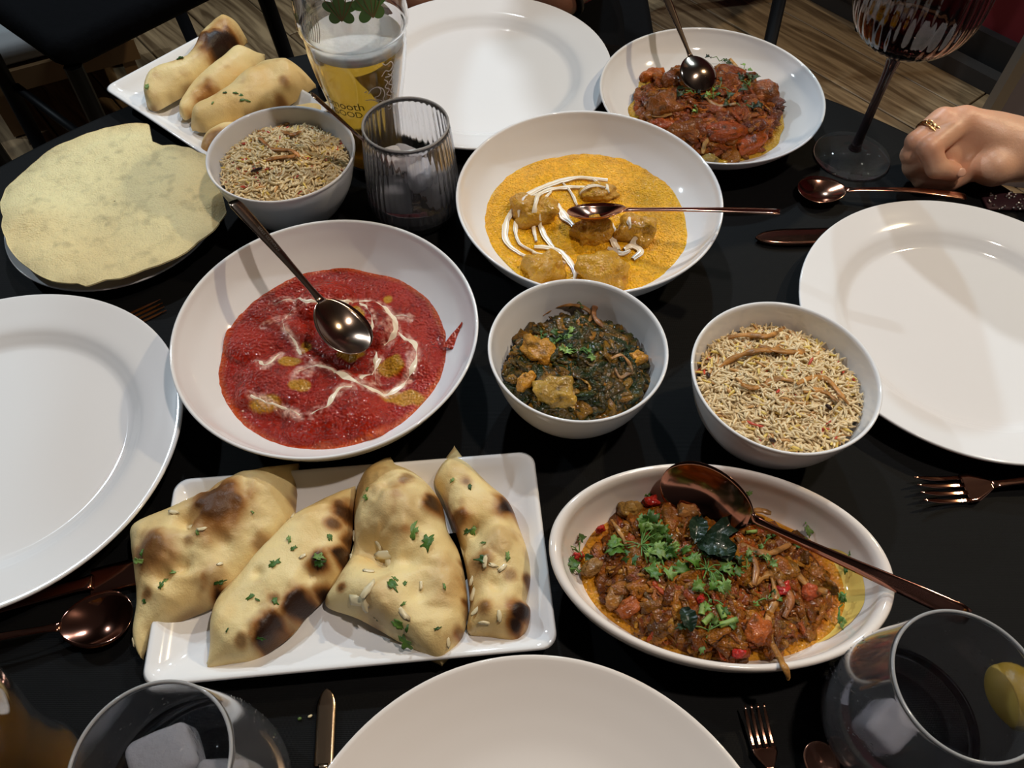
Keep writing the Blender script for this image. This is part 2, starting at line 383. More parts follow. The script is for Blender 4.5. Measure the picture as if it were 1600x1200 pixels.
# low footstool glimpsed between the chair legs
fs = WF(120, 150); t = thing('footstool', (fs[0], fs[1], 0), 'low tan footstool with grey top seen through the chair legs', 'stool', rz=0.5)
v, f = bbox_bev(0, 0, 0.20, 0.34, 0.22, 0.05, 0, 0.01); addl('cushion', v, f, m_stone, t)
v, f = box(0, 0, 0.145, 0.36, 0.24, 0.05); addl('apron', v, f, m_woodbox, t, smooth=False)
for sx in (-1, 1):
    for sy in (-1, 1):
        v, f = box(sx*0.15, sy*0.09, 0.07, 0.03, 0.03, 0.13); addl('leg', v, f, m_woodbox, t, smooth=False)

# table and its cloth
TC = np.array([-0.02, 0.22]); TR = 0.598
t = thing('dining_table', (TC[0], TC[1], 0), 'round dining table hidden under the black tablecloth', 'table')
v, f = lathe([(0.001, 0.722), (TR-0.01, 0.722), (TR-0.004, 0.73), (TR-0.004, 0.742), (TR-0.01, 0.746), (0.001, 0.746)], 96); addl('tabletop', v, f, m_woodbox, t)
v, f = lathe([(0.05, 0.03), (0.04, 0.08), (0.035, 0.4), (0.05, 0.7), (0.12, 0.722)], 32); addl('pedestal', v, f, m_chairblk, t)
v, f = lathe([(0.28, 0.0), (0.28, 0.012), (0.06, 0.035), (0.001, 0.035)], 48); addl('base', v, f, m_chairblk, t)
prof = [(0.0005, ZT)]+[(r, ZT) for r in np.linspace(0.05, TR-0.004, 12)]+[(TR, ZT-0.001), (TR+0.003, ZT-0.006), (TR+0.004, ZT-0.02), (TR+0.008, ZT-0.12), (TR+0.012, ZT-0.24)]
prof += [(TR+0.010, ZT-0.24), (TR+0.006, ZT-0.12), (TR+0.0015, ZT-0.02), (TR-0.001, ZT-0.006)]
v, f = lathe(prof, 360, rmod=lambda th, z: 1+np.clip((ZT-z-0.008)/0.24, 0, 1)*0.035*(np.sin(th*19)+0.5*np.sin(th*31+1)), cap=False)
add('tablecloth', v+[TC[0], TC[1], 0], f, m_table, label='black woven tablecloth covering the round table', cat='tablecloth')

# ------------------------------------------------------------------ crockery
def dinner_plate(loc, label, R=0.1322, first=[None], group=None):
    if first[0] is None:
        k = R
        pr = smoothprof([(0.070, 0.0), (0.074, 0.0005), (0.080, 0.004), (0.100, 0.009), (0.122, 0.0165), (0.1312, 0.0195)], 5).tolist()
        pr += [(0.1322, 0.0205), (0.1324, 0.0215), (0.1318, 0.0226)]
        pr += smoothprof([(0.1308, 0.0225), (0.118, 0.0195), (0.104, 0.0160), (0.097, 0.0118), (0.091, 0.0082), (0.084, 0.0072), (0.06, 0.0068), (0.0008, 0.0066)], 5).tolist()
        v, f = lathe([(0.0008, 0.0025), (0.068, 0.0025)]+pr, 128)
        o = bpy.data.objects.new('dinner_plate', mesh_data('dinner_plate', v, f, m_porc)); first[0] = o
    else:
        o = first[0].copy()
    col.objects.link(o); o.location = loc; o.scale = (R/0.1322,)*3
    for k in ('label', 'category', 'group'):
        if k in o: del o[k]
    return props(o, label, 'plate', group)
def coupe_pr():
    pr = [(0.001, 0.004), (0.052, 0.004), (0.053, 0.0), (0.057, 0.0)]+smoothprof([(0.060, 0.004), (0.080, 0.013), (0.098, 0.029), (0.107, 0.045), (0.1092, 0.0500)], 5).tolist()
    pr += [(0.1100, 0.0513), (0.1098, 0.0523), (0.1088, 0.0526)]
    pr += smoothprof([(0.1077, 0.0518), (0.1045, 0.0445), (0.0955, 0.0310), (0.078, 0.0175), (0.058, 0.0098), (0.03, 0.0075), (0.001, 0.0070)], 6).tolist()
    return pr
COUPE = coupe_pr()
def coupe_in(r):                             # height of the inside of the coupe bowl at radius r
    P = np.array([(0, 0.007), (0.03, 0.0075), (0.058, 0.0098), (0.078, 0.0175), (0.0955, 0.031), (0.1045, 0.0445), (0.1077, 0.0518)])
    return np.interp(r, P[:, 0], P[:, 1])
def coupe(c, label, sc_=1.0, zs=1.0):
    v, f = lathe(COUPE, 128); v = v*[sc_, sc_, zs]
    return add('serving_bowl', v+[c[0], c[1], ZT+0.0003], f, m_porc, label=label, cat='bowl')
SB = [(0.001, 0.004), (0.024, 0.004), (0.025, 0.0), (0.029, 0.0)]+smoothprof([(0.031, 0.004), (0.043, 0.014), (0.054, 0.033), (0.0600, 0.054), (0.0618, 0.0640)], 5).tolist()
SB += [(0.0626, 0.0655), (0.0624, 0.0666), (0.0614, 0.0668)]+smoothprof([(0.0602, 0.0655), (0.0575, 0.054), (0.051, 0.034), (0.040, 0.016), (0.025, 0.0085), (0.001, 0.007)], 6).tolist()
def small_bowl(c, label, z=0.0003, s=1.0):
    v, f = lathe(SB, 112); v = v*s
    return add('rice_bowl' if 'rice' in label else 'curry_bowl', v+[c[0], c[1], ZT+z], f, m_porc, label=label, cat='bowl')
def rect_plate(c, a, b, rz, label, n=7):
    rings = [(0.020, 0.0, 0.02), (0.018, 0.001, 0.012), (0.0, 0.018, 0.02), (-0.0008, 0.0192, 0.02), (0.0006, 0.0202, 0.02), (0.003, 0.0196, 0.02), (0.008, 0.0155, 0.016), (0.014, 0.0112, 0.012), (0.021, 0.0082, 0.009), (0.026, 0.0072, 0.006), (0.05, 0.007, 0.004)]
    v = []
    for (ins, z, rc) in rings:
        for (x, y) in rrect(a-ins, b-ins, 0.010 if ins < 0.005 else 0.006, 7): 
            v.append((x, y, z-0.0*abs(x*y)))
    k = len(v)//len(rings); v = np.array(v)
    # resample the sides so the rim can sag towards the middle
    f = gridf(len(rings), k, wv=True); f.append([i for i in range(k)][::-1]); f.append([(len(rings)-1)*k+i for i in range(k)])
    t = add('naan_plate', v@np.array(Matrix.Rotation(rz, 3, 'Z')).T+[c[0], c[1], ZT+0.0003], f, m_porc, label=label, cat='plate')
    return t

C_red = (-0.1346, 0.3617); C_yel = (0.0622, 0.5048); C_spi = (0.0452, 0.3350); C_rR = (0.1838, 0.3127); C_rL = (-0.1947, 0.538)
C_top = (-0.033, 0.7303); C_mas = (0.1890, 0.6690); C_right = (0.359, 0.4015); C_left = (-0.3656, 0.2844); C_bot = (0.0142, 0.0065); C_ov = (0.1274, 0.1906)
dinner_plate((*C_left, ZT), 'empty white dinner plate at the left edge, beside the red curry')
dinner_plate((*C_top, ZT), 'empty white dinner plate at the far side of the table, behind the glasses')
dinner_plate((*C_right, ZT), 'empty white dinner plate at the right, behind the fork')
# the near plate is a deeper dish
v, f = lathe([(0.001, 0.003), (0.066, 0.003), (0.068, 0.0), (0.072, 0.0)]+smoothprof([(0.076, 0.004), (0.105, 0.012), (0.126, 0.022), (0.1322, 0.0285)], 6).tolist()+[(0.1334, 0.0295), (0.1332, 0.0305), (0.1322, 0.0308)]+smoothprof([(0.1305, 0.0300), (0.118, 0.0235), (0.100, 0.0155), (0.080, 0.0095), (0.05, 0.0072), (0.001, 0.007)], 7).tolist(), 128)
add('dinner_plate', v+[C_bot[0], C_bot[1]-0.004, ZT], f, m_cream_porc, label='empty white coupe plate cut off by the bottom edge, nearest the viewer', cat='plate')
dinner_plate((-0.348, 0.517, ZT), 'white plate under the papad', R=0.0905)
coupe(C_red, 'wide white bowl holding the red curry')
coupe(C_yel, 'wide white bowl holding the yellow curry')
coupe(C_mas, 'wide shallow white bowl holding the brown tomato masala', 0.976, 0.70)
small_bowl(C_spi, 'small white bowl holding the dark spinach curry', s=0.994)
small_bowl(C_rR, 'small white rice bowl at the right, touching the empty plate', s=1.01)
small_bowl(C_rL, 'small white rice bowl at the left, in front of the beer glass', s=0.985)
OVR = (0.1042, 0.0659, -0.1057)
pr = [(0.001, 0.003), (0.60, 0.003), (0.62, 0.0), (0.66, 0.0)]+smoothprof([(0.70, 0.003), (0.86, 0.012), (0.955, 0.026), (0.985, 0.0375)], 5).tolist()
pr += [(0.998, 0.0395), (1.0, 0.0415), (0.99, 0.0430), (0.965, 0.0432), (0.94, 0.0415)]+smoothprof([(0.925, 0.0385), (0.90, 0.029), (0.82, 0.0155), (0.66, 0.0090), (0.4, 0.0075), (0.001, 0.007)], 6).tolist()
v, f = lathe(pr, 144, OVR[0], OVR[1]); v = v@np.array(Matrix.Rotation(OVR[2], 3, 'Z')).T
add('oval_dish', v+[C_ov[0], C_ov[1], ZT+0.0003], f, m_cream_porc, label='oval white dish with a thick rim holding the vegetable masala', cat='dish')
RPC = ((-0.2257+0.0138+0.0274-0.2133)/4, (0.2509+0.2777+0.143+0.1213)/4)
rect_plate(RPC, 0.1215, 0.0675, math.radians(5.8), 'rectangular white plate with four naan pieces in the foreground')
a_ = W(162, 137, 0.02); b_ = W(320, 52, 0.02); dd = (b_-a_)[:2]; ds = np.hypot(*dd); nn_ = np.array([dd[1], -dd[0]])/ds
RP2 = ((a_+b_)/2)[:2]+nn_*0.098; RP2A = math.atan2(nn_[1], nn_[0])
rect_plate(RP2, 0.098, ds/2, RP2A, 'rectangular white plate with naan at the far left, behind the papad')

# ------------------------------------------------------------------ papad
def radial(cxy, bpts, zf, cf, rings=60, segs=160, z0=None):
    """surface over a closed outline given as world xy points around cxy; zf(x,y,s) height, cf(x,y,z,s) colour"""
    b = np.asarray(bpts)[:, :2]-np.array(cxy); an = np.arctan2(b[:, 1], b[:, 0]); rr = np.hypot(b[:, 0], b[:, 1]); o = np.argsort(an); an, rr = an[o], rr[o]
    th = np.linspace(-math.pi, math.pi, segs, endpoint=False)
    R = np.interp(th, np.r_[an-2*math.pi, an, an+2*math.pi], np.r_[rr, rr, rr])
    s = np.linspace(0.004, 1, rings)
    x = cxy[0]+np.cos(th)[:, None]*R[:, None]*s; y = cxy[1]+np.sin(th)[:, None]*R[:, None]*s
    ss = np.broadcast_to(s, x.shape); z = zf(x, y, ss)
    c = cf(x, y, z, ss) if cf else None
    return np.stack([x, y, z], -1).reshape(-1, 3), gridf(segs, rings, wu=True)+[[i*rings for i in range(segs)]], None if c is None else c.reshape(-1, 3)
pp = [(0, 315), (8, 292), (22, 278), (60, 247), (110, 217), (160, 199), (200, 192), (231, 190), (234, 205), (237, 219), (252, 224), (270, 223), (282, 227), (296, 229), (308, 236), (320, 240), (335, 262), (345, 290), (352, 318), (355, 335), (345, 346), (334, 360), (310, 376), (290, 393), (262, 407), (250, 412), (225, 420), (200, 430), (188, 434), (165, 436), (133, 445), (120, 440), (95, 440), (80, 438), (45, 418), (20, 396), (10, 380), (9, 372), (3, 355), (6, 340)]
pw = np.array([W(x, y, 0.028) for x, y in pp])
pc = (-0.345, 0.520)
def pz(x, y, s):
    P = xyz(x, y)
    z = ZT+0.0255+0.0022*fbm(P, 22, 3, 3)+0.0009*fbm(P, 90, 2, 5)+0.003*s**3*(0.5+fbm(P, 15, 2, 9))
    for (bx, by, br, bh) in ((60, 335, 0.030, 0.005), (90, 395, 0.02, 0.002), (250, 300, 0.03, 0.002), (345, 320, 0.014, 0.006), (150, 230, 0.03, 0.002)):
        q = W(bx, by, 0.028); z = z+bh*np.exp(-((x-q[0])**2+((y-q[1])*1.4)**2)/br**2)
    return z
def pcf(x, y, z, s):
    P = xyz(x, y); n = fbm(P, 28, 3, 11)[..., None]; n2 = fbm(P, 9, 2, 2)[..., None]
    c = np.array((0.86, 0.74, 0.40))*(1-0*n); c = c+(np.array((0.84, 0.60, 0.27))-c)*np.clip(0.35+n2*1.6, 0, 1); n4 = fbm(P, 120, 3, 15)[..., None]; c = c*(1-0.28*np.clip(n4*2-0.3, 0, 1))
    e = sstep(0.80, 1.0, s)[..., None]*np.clip(0.5+n*1.5, 0, 1); return c*(1-e*0.25)
v, f, c = radial(pc, pw, pz, pcf, 80, 300)
n0 = len(v); low = v.copy(); low[:, 2] -= 0.0012
f2 = [[i+n0 for i in q][::-1] for q in f]; rg = 80
side = [[i*rg+rg-1, n0+i*rg+rg-1, n0+((i+1) % 300)*rg+rg-1, ((i+1) % 300)*rg+rg-1] for i in range(300)]
add('papad', np.r_[v, low], f+f2+side, m_papad, cols=np.r_[c, c], label='large pale crisp papad with a torn notch, at the far left', cat='papad')

# ------------------------------------------------------------------ naan
def naan(A, B, hz, base, spots, label, seed, parent_bits=(), nu=110, nv=56, puff=0.55, group=None, dents=(), thick=0.020, curl=0.0):
    """A, B: left and right outline (pixels) from tip to tip; spots: (px,py,r px,strength,bump); hz: height for the outline"""
    PA = resamp(smoothprof([W(x, y, hz) for x, y in A], 5), nu); PB = resamp(smoothprof([W(x, y, hz) for x, y in B], 5), nu)
    # tips are shared, columns matched by arc length
    v_ = np.linspace(0, 1, nv); vv = (1-np.cos(v_*math.pi))/2
    X = PA[:, None, 0]*(1-vv)+PB[:, None, 0]*vv; Y = PA[:, None, 1]*(1-vv)+PB[:, None, 1]*vv
    wid = np.hypot(PA[:, 0]-PB[:, 0], PA[:, 1]-PB[:, 1])[:, None]
    prof = (1-np.abs(2*vv-1)**2.4)**0.55
    lim = np.minimum(1, wid/0.045)
    P = xyz(X, Y)
    Z = thick*prof*lim**0.7*(0.85+0.25*fbm(P, 24, 2, seed))
    Z = Z+0.0022*fbm(P, 55, 3, seed+3)*prof
    char = np.zeros_like(X); brown = np.zeros_like(X)
    wob = fbm(P, 150, 3, seed+8)
    for (sx, sy, sr, st, bh) in spots:
        q = W(sx, sy, hz+thick*0.7); e = W(sx+sr, sy, hz+thick*0.7); R = abs(e[0]-q[0])
        d = np.hypot(X-q[0], Y-q[1])/(R*1.12)+0.38*wob+0.22*fbm(P, 70, 2, seed+12)
        char = np.maximum(char, min(1, st*1.15)*(1-sstep(0.42, 0.92, d))); brown = np.maximum(brown, min(1, st+0.35)*(1-sstep(0.6, 1.55, d)))
        Z = Z+bh*np.exp(-(d**2)*0.9)*np.minimum(1, prof*1.5)
    for (sx, sy, sr, dep) in dents:
        q = W(sx, sy, hz+thick*0.5); e = W(sx+sr, sy, hz+thick*0.5); R = abs(e[0]-q[0])
        Z = Z-dep*np.exp(-(((X-q[0])**2+(Y-q[1])**2)/R**2))
    Z = np.maximum(Z, 0.0015*prof)
    n1 = np.clip(fbm(P, 40, 3, seed+20)*1.1+0.15, 0, 1); n3 = np.clip(fbm(P, 95, 3, seed+30)*2.4-0.75, 0, 1)
    c0 = np.array([0.80, 0.63, 0.31]); c1 = np.array([0.72, 0.47, 0.17]); cb = np.array([0.34, 0.13, 0.025]); cd = np.array([0.022, 0.008, 0.004])
    c = c0+(c1-c0)*n1[..., None]; c = c+(cb-c)*np.clip(brown*1.0+n3*0.5, 0, 1)[..., None]; c = c+(cd-c)*np.clip(char, 0, 1)[..., None]
    edge = (1-sstep(0.0, 0.10, np.minimum(vv, 1-vv)))[None, :]*np.clip(fbm(P, 60, 2, seed+5)*2.2, 0, 1)
    c = c+(cb*0.5-c)*(edge*0.8)[..., None]
    zb = ZT+base
    top = np.stack([X, Y, zb+0.003+Z], -1).reshape(-1, 3)
    bot = np.stack([X, Y, zb+0.003-0.003*prof+0*X], -1).reshape(-1, 3)
    n0 = nu*nv; F = gridf(nu, nv)+[[i+n0 for i in q][::-1] for q in gridf(nu, nv)]
    o = add('naan', np.r_[top, bot], F, m_naan, cols=np.r_[c.reshape(-1, 3), c.reshape(-1, 3)*0.9], label=label, cat='naan', group=group)
    G = np.stack([X, Y, zb+0.003+Z], -1)
    def surf(px, py):                        # find the point of the naan that lies under a pixel
        best = None
        for hh in (hz, hz+thick*0.4, hz+thick*0.7, hz+thick):
            q = W(px, py, hh); d = np.hypot(X-q[0], Y-q[1])+np.abs(G[..., 2]-q[2])*0.8
            k = np.unravel_index(d.argmin(), d.shape)
            if best is None or d[k] < best[0]: best = (d[k], k)
        k = best[1]; i, j = min(max(k[0], 1), nu-2), min(max(k[1], 1), nv-2)
        n = np.cross(G[i+1, j]-G[i-1, j], G[i, j+1]-G[i, j-1]); n /= np.linalg.norm(n)+1e-12
        if n[2] < 0: n = -n
        return G[k], n
    return o, surf

GREEN = [(0.025, 0.075, 0.008), (0.06, 0.14, 0.018), (0.11, 0.21, 0.035), (0.16, 0.26, 0.06)]
def leaf_geo(L, Wd, rnd, lobes=5, curl=0.25):
    """a small lobed leaf, flat pieces with thickness, in the xy plane from the origin along +x"""
    n = 26; out = []
    for k in range(n):
        t = 2*math.pi*k/n; r = 0.74+0.16*math.cos(lobes*t)+0.24*rnd.uniform(-1, 1)
        out.append((L*0.5+L*0.5*r*math.cos(t), Wd*0.5*r*math.sin(t)))
    out = np.array(out); rings = []
    for s, dz in ((1.0, 0), (0.55, 0)):
        p = (out-[L*0.5, 0])*s+[L*0.5, 0]; z = curl*(p[:, 1]**2/Wd-(p[:, 0]-L*0.5)**2/L*0.8)*2*(1)+0.00015
        rings.append(np.c_[p, z])
    ctr = np.array([[L*0.5, 0, 0.0001]]); top = np.r_[rings[0], rings[1], ctr]; bot = top-[0, 0, 0.00035]
    f = []
    for k in range(n):
        k2 = (k+1) % n; f += [[k, k2, n+k2, n+k], [n+k, n+k2, 2*n]]
    m = len(top); f += [[i+m for i in q][::-1] for q in f]; f += [[k, k+m, (k+1) % n+m, (k+1) % n] for k in range(n)]
    return np.r_[top, bot], f
def orient(v, p, n, ang, lift=0.0006):
    n = Vector(n).normalized(); q = Vector((0, 0, 1)).rotation_difference(n).to_matrix() @ Matrix.Rotation(ang, 3, 'Z')
    return v@np.array(q).T+np.array(p)+np.array(n)*lift
def herb_bits(o, surf, pts, seed, kind='leaf'):
    r = random.Random(seed)
    for k, (px, py, sz) in enumerate(pts):
        p, n = surf(px, py); n = np.array(n)*0.6+np.array([0, 0, 0.4])
        if kind == 'leaf':
            g = r.choice(GREEN); v, f = leaf_geo(sz, sz*r.uniform(0.3, 0.6), r, 5, 0.4)
            add('coriander_leaf', orient(v, p, n, r.uniform(0, 6.28)), f, m_leaf, o, cols=np.tile(g, (len(v), 1)))
        else:
            v, f = blob((0, 0, 0), (sz*0.42, sz*0.17, sz*0.05), 0, k+seed, 0.4, p=0.6, nu=8, nv=5)
            add('garlic_flake', orient(v, p, n, r.uniform(0, 6.28)), f, m_garlic, o)

RG = 'naan pieces on the rectangular plate'
o, s1 = naan([(466, 723), (440, 731), (400, 742), (352, 757), (318, 778), (268, 797), (210, 820), (205, 850), (212, 895), (215, 940), (207, 985), (212, 1015), (219, 1027)],
             [(466, 723), (463, 775), (458, 812), (442, 850), (402, 890), (345, 940), (292, 965), (243, 985), (230, 1005), (219, 1027)], 0.014, 0.0085,
             [(346, 797, 42, 0.66, 0.010), (322, 797, 14, 0.7, 0), (375, 788, 12, 0.6, 0), (242, 865, 34, 0.5, 0.007), (336, 924, 17, 1.0, 0.002), (300, 850, 8, .3, 0), (283, 985, 9, 0.35, 0), (255, 970, 10, 0.4, 0), (226, 925, 8, 0.4, 0), (448, 830, 16, .35, 0), (405, 845, 14, .3, 0), (455, 770, 10, .25, 0), (330, 900, 20, .15, 0.006)],
             'leftmost naan on the near plate, with a broad brown bubble and one black blister', 11, thick=0.026, dents=[(300, 826, 16, 0.010), (262, 905, 12, 0.006), (350, 850, 14, 0.006), (290, 890, 12, 0.006)], group=RG)
herb_bits(o, s1, [(222, 855, 0.006), (225, 878, 0.009), (283, 888, 0.007), (262, 903, 0.010), (245, 925, 0.007), (330, 912, 0.009), (228, 945, 0.005), (310, 836, 0.005), (392, 800, 0.004)], 1)
herb_bits(o, s1, [(278, 805, 0.009), (300, 822, 0.008), (318, 828, 0.006), (345, 878, 0.005), (215, 1000, 0.006)], 2, 'g')
o, s2 = naan([(556, 757), (545, 764), (500, 789), (460, 810), (430, 838), (400, 870), (378, 897), (345, 932), (332, 970), (330, 1010), (323, 1047)],
             [(556, 757), (554, 800), (549, 850), (537, 890), (510, 932), (480, 962), (452, 995), (402, 1030), (360, 1040), (323, 1047)], 0.013, 0.0085,
             [(540, 790, 20, 0.75, 0), (545, 830, 16, 0.9, 0), (535, 858, 16, 0.95, 0.002), (498, 878, 15, 0.8, 0.004), (520, 815, 12, .6, 0), (503, 916, 14, 0.85, 0.003), (464, 940, 22, 0.85, 0.006), (421, 985, 26, 0.85, 0.007), (425, 1008, 22, 0.7, 0), (388, 1035, 10, 0.7, 0), (430, 935, 9, 0.4, 0), (528, 780, 8, .5, 0), (375, 1000, 9, .3, 0), (450, 1000, 14, .5, 0)],
             'second naan from the left on the near plate, dark blisters down its edge', 23, thick=0.028, dents=[(440, 975, 12, 0.006), (485, 900, 10, 0.005), (405, 900, 10, 0.004)], group=RG)
herb_bits(o, s2, [(445, 874, 0.011), (487, 868, 0.010), (484, 885, 0.011), (516, 843, 0.007), (455, 851, 0.007), (465, 851, 0.006), (383, 938, 0.008), (396, 935, 0.005), (434, 950, 0.008), (399, 1003, 0.007), (372, 1024, 0.011), (358, 978, 0.004)], 3)
herb_bits(o, s2, [(440, 790, 0.005), (475, 870, 0.006), (338, 952, 0.005), (330, 1035, 0.006)], 4, 'g')
o, s3 = naan([(610, 713), (592, 724), (572, 740), (560, 762), (553, 800), (553, 840), (542, 880), (524, 912), (508, 945), (560, 966), (620, 1000), (662, 1026), (690, 1038)],
             [(610, 713), (626, 735), (664, 755), (690, 788), (700, 830), (716, 860), (726, 900), (731, 950), (724, 990), (704, 1024), (690, 1038)], 0.014, 0.009,
             [(679, 783, 20, 0.8, 0.003), (633, 757, 9, 0.35, 0), (638, 750, 9, .3, 0), (722, 865, 8, 0.4, 0), (716, 980, 9, 0.4, 0), (620, 800, 45, 0.0, 0.010), (700, 905, 30, 0.0, 0.008), (590, 940, 25, 0, 0.004), (725, 930, 7, .8, 0), (533, 915, 7, .6, 0)],
             'third naan from the left on the near plate, large and pale with a folded flap', 37, thick=0.027, dents=[(585, 860, 26, 0.012), (600, 880, 22, 0.010), (640, 880, 16, 0.006), (655, 930, 16, 0.004), (560, 850, 20, 0.008)], group=RG)
herb_bits(o, s3, [(640, 850, 0.017), (661, 865, 0.016), (577, 783, 0.006), (578, 764, 0.004), (605, 902, 0.012), (622, 907, 0.006), (635, 910, 0.005), (598, 970, 0.009), (610, 972, 0.012), (622, 985, 0.015), (640, 973, 0.007), (627, 947, 0.005), (676, 984, 0.006), (692, 911, 0.006), (590, 868, 0.008)], 5)
herb_bits(o, s3, [(555, 835, 0.008), (590, 855, 0.008), (597, 872, 0.016), (605, 877, 0.012), (580, 890, 0.008), (573, 918, 0.014), (560, 943, 0.018), (570, 945, 0.014), (633, 962, 0.011), (658, 915, 0.006), (697, 1000, 0.007), (550, 870, 0.006)], 6, 'g')
o, s4 = naan([(710, 697), (694, 722), (679, 752), (692, 780), (704, 812), (718, 850), (729, 895), (734, 945), (731, 988), (762, 996), (806, 1007)],
             [(710, 697), (730, 724), (764, 759), (796, 788), (813, 830), (826, 870), (829, 908), (822, 940), (829, 955), (823, 985), (806, 1007)], 0.012, 0.0085,
             [(790, 792, 20, 0.95, 0.002), (728, 752, 10, 0.35, 0), (716, 810, 18, 0.5, 0.004), (705, 815, 9, .7, 0), (752, 882, 16, 0.4, 0.005), (757, 950, 14, 0.45, 0.005), (812, 955, 18, 1.0, 0.003), (806, 975, 14, .95, 0), (797, 900, 10, .3, 0), (827, 900, 9, .6, 0), (780, 845, 20, 0, .006)],
             'rightmost naan on the near plate, with a charred black lower corner', 51, thick=0.022, dents=[(742, 830, 14, 0.008), (722, 850, 10, 0.005), (775, 920, 12, 0.003)], group=RG)
herb_bits(o, s4, [(745, 820, 0.009), (722, 833, 0.009), (734, 768, 0.006), (711, 746, 0.005), (776, 878, 0.014), (793, 858, 0.008), (744, 923, 0.009), (803, 1010, 0.007), (760, 848, 0.005)], 7)
herb_bits(o, s4, [(757, 878, 0.008), (770, 882, 0.007), (785, 890, 0.008), (742, 905, 0.008), (745, 955, 0.008), (780, 962, 0.009), (755, 975, 0.007), (738, 930, 0.01)], 8, 'g')
# far plate
FG = 'naan pieces on the far plate'
o, q1 = naan([(226, 157), (227, 138), (242, 118), (288, 100), (308, 82), (320, 58), (345, 41), (370, 42), (383, 52)], [(226, 157), (240, 162), (268, 148), (300, 130), (330, 108), (352, 90), (370, 72), (383, 52)], 0.024, 0.013,
             [(347, 56, 40, 1.0, 0.004), (348, 84, 26, .9, 0), (312, 110, 12, .6, 0), (322, 90, 14, .4, 0)], 'furthest naan on the far plate, its top end burnt black', 61, thick=0.030, nu=70, nv=40, group=FG)
herb_bits(o, q1, [(229, 130, 0.01), (275, 98, 0.012)], 9)
o, q2 = naan([(277, 168), (285, 150), (302, 128), (330, 110), (352, 94), (368, 82), (392, 84), (411, 76)], [(277, 168), (288, 176), (320, 155), (352, 140), (384, 120), (400, 104), (409, 92), (411, 76)], 0.022, 0.011,
             [(328, 132, 26, .75, 0.002), (308, 140, 14, .5, 0), (368, 122, 20, .95, 0), (383, 112, 17, .9, 0), (285, 165, 14, .7, 0), (300, 155, 20, .5, 0), (345, 140, 14, .6, 0)], 'second furthest naan on the far plate, with brown scorched patches', 71, thick=0.026, nu=70, nv=40, group=FG)
o, q3 = naan([(295, 190), (305, 170), (330, 153), (365, 138), (390, 116), (420, 102), (458, 108), (491, 123)], [(295, 190), (320, 196), (368, 184), (420, 170), (448, 155), (470, 140), (491, 123)], 0.022, 0.011,
             [(433, 130, 9, .35, 0), (455, 140, 13, .35, 0), (440, 115, 7, .3, 0)], 'plump pale naan on the far plate, third from the back', 81, thick=0.030, nu=70, nv=40, group=FG)
herb_bits(o, q3, [(350, 150, 0.006), (365, 150, 0.007), (395, 155, 0.016), (380, 170, 0.005), (330, 165, 0.005)], 10)
o, q4 = naan([(309, 232), (318, 208), (342, 192), (375, 187), (420, 180), (450, 178)], [(309, 232), (330, 236), (365, 222), (400, 210), (430, 200), (450, 178)], 0.020, 0.0095,
             [(340, 205, 23, .45, 0.002), (330, 215, 14, .4, 0), (360, 198, 12, .4, 0)], 'nearest naan on the far plate, half hidden behind the rice bowl', 91, thick=0.018, nu=60, nv=36, group=FG)
o, q5 = naan([(432, 178), (450, 162), (480, 157), (500, 155), (518, 143)], [(432, 178), (460, 184), (490, 178), (508, 166), (518, 143)], 0.020, 0.0095,
             [(455, 165, 12, .3, 0)], 'pointed tip of a naan on the far plate, in front of the beer glass', 97, thick=0.014, nu=50, nv=30, group=FG)
herb_bits(o, q5, [(438, 170, 0.01)], 12)

# ------------------------------------------------------------------ curries
def pxy(p, h): return np.array([W(x, y, h)[:2] for x, y in p])
def dpath(X, Y, path):                       # distance to a polyline
    P = smoothprof(path, 6)[:, :2]; best = np.full(X.shape, 9.0)
    for a, b in zip(P[:-1], P[1:]):
        d = b-a; L = (d**2).sum()+1e-12; t = np.clip(((X-a[0])*d[0]+(Y-a[1])*d[1])/L, 0, 1)
        best = np.minimum(best, np.hypot(X-a[0]-t*d[0], Y-a[1]-t*d[1]))
    return best
def ribbon(path_px, hz, zf, w0, seed, hgt=0.0009, nw=5, brk=0):
    P = smoothprof(pxy(path_px, hz), 8); P = resamp(P, max(12, int(len(P)*1.6)))
    n = len(P); T = np.gradient(P, axis=0); T /= np.linalg.norm(T, axis=1)[:, None]+1e-9; N = np.c_[-T[:, 1], T[:, 0]]
    s = np.linspace(0, 1, n); wd = w0*(0.35+0.65*np.sin(np.pi*np.clip(s, 0.04, 0.96))**0.6)*(1+0.45*fbm(np.c_[P*1, np.zeros(n)], 130, 2, seed))
    if brk: wd = wd*np.clip(0.75+2.2*fbm(np.c_[P, np.zeros(n)], 90, 2, seed+5), 0.08, 1.5)
    P = P+N*((0.0008+0.001*brk)*fbm(np.c_[P, np.ones(n)], 120, 2, seed+1))[:, None]
    u = np.linspace(-1, 1, nw); X = P[:, None, 0]+N[:, None, 0]*wd[:, None]*u; Y = P[:, None, 1]+N[:, None, 1]*wd[:, None]*u
    Z = zf(X, Y)+hgt*(1-u**2)**0.5-0.0002
    top = np.stack([X, Y, Z], -1).reshape(-1, 3); bot = top-[0, 0, 0.0012]
    k = n*nw; e = []
    for i in range(n-1): e += [[i*nw, (i+1)*nw, k+(i+1)*nw, k+i*nw], [i*nw+nw-1, k+i*nw+nw-1, k+(i+1)*nw+nw-1, (i+1)*nw+nw-1]]
    return np.r_[top, bot], gridf(n, nw)+[[a+k for a in q][::-1] for q in gridf(n, nw)]+e

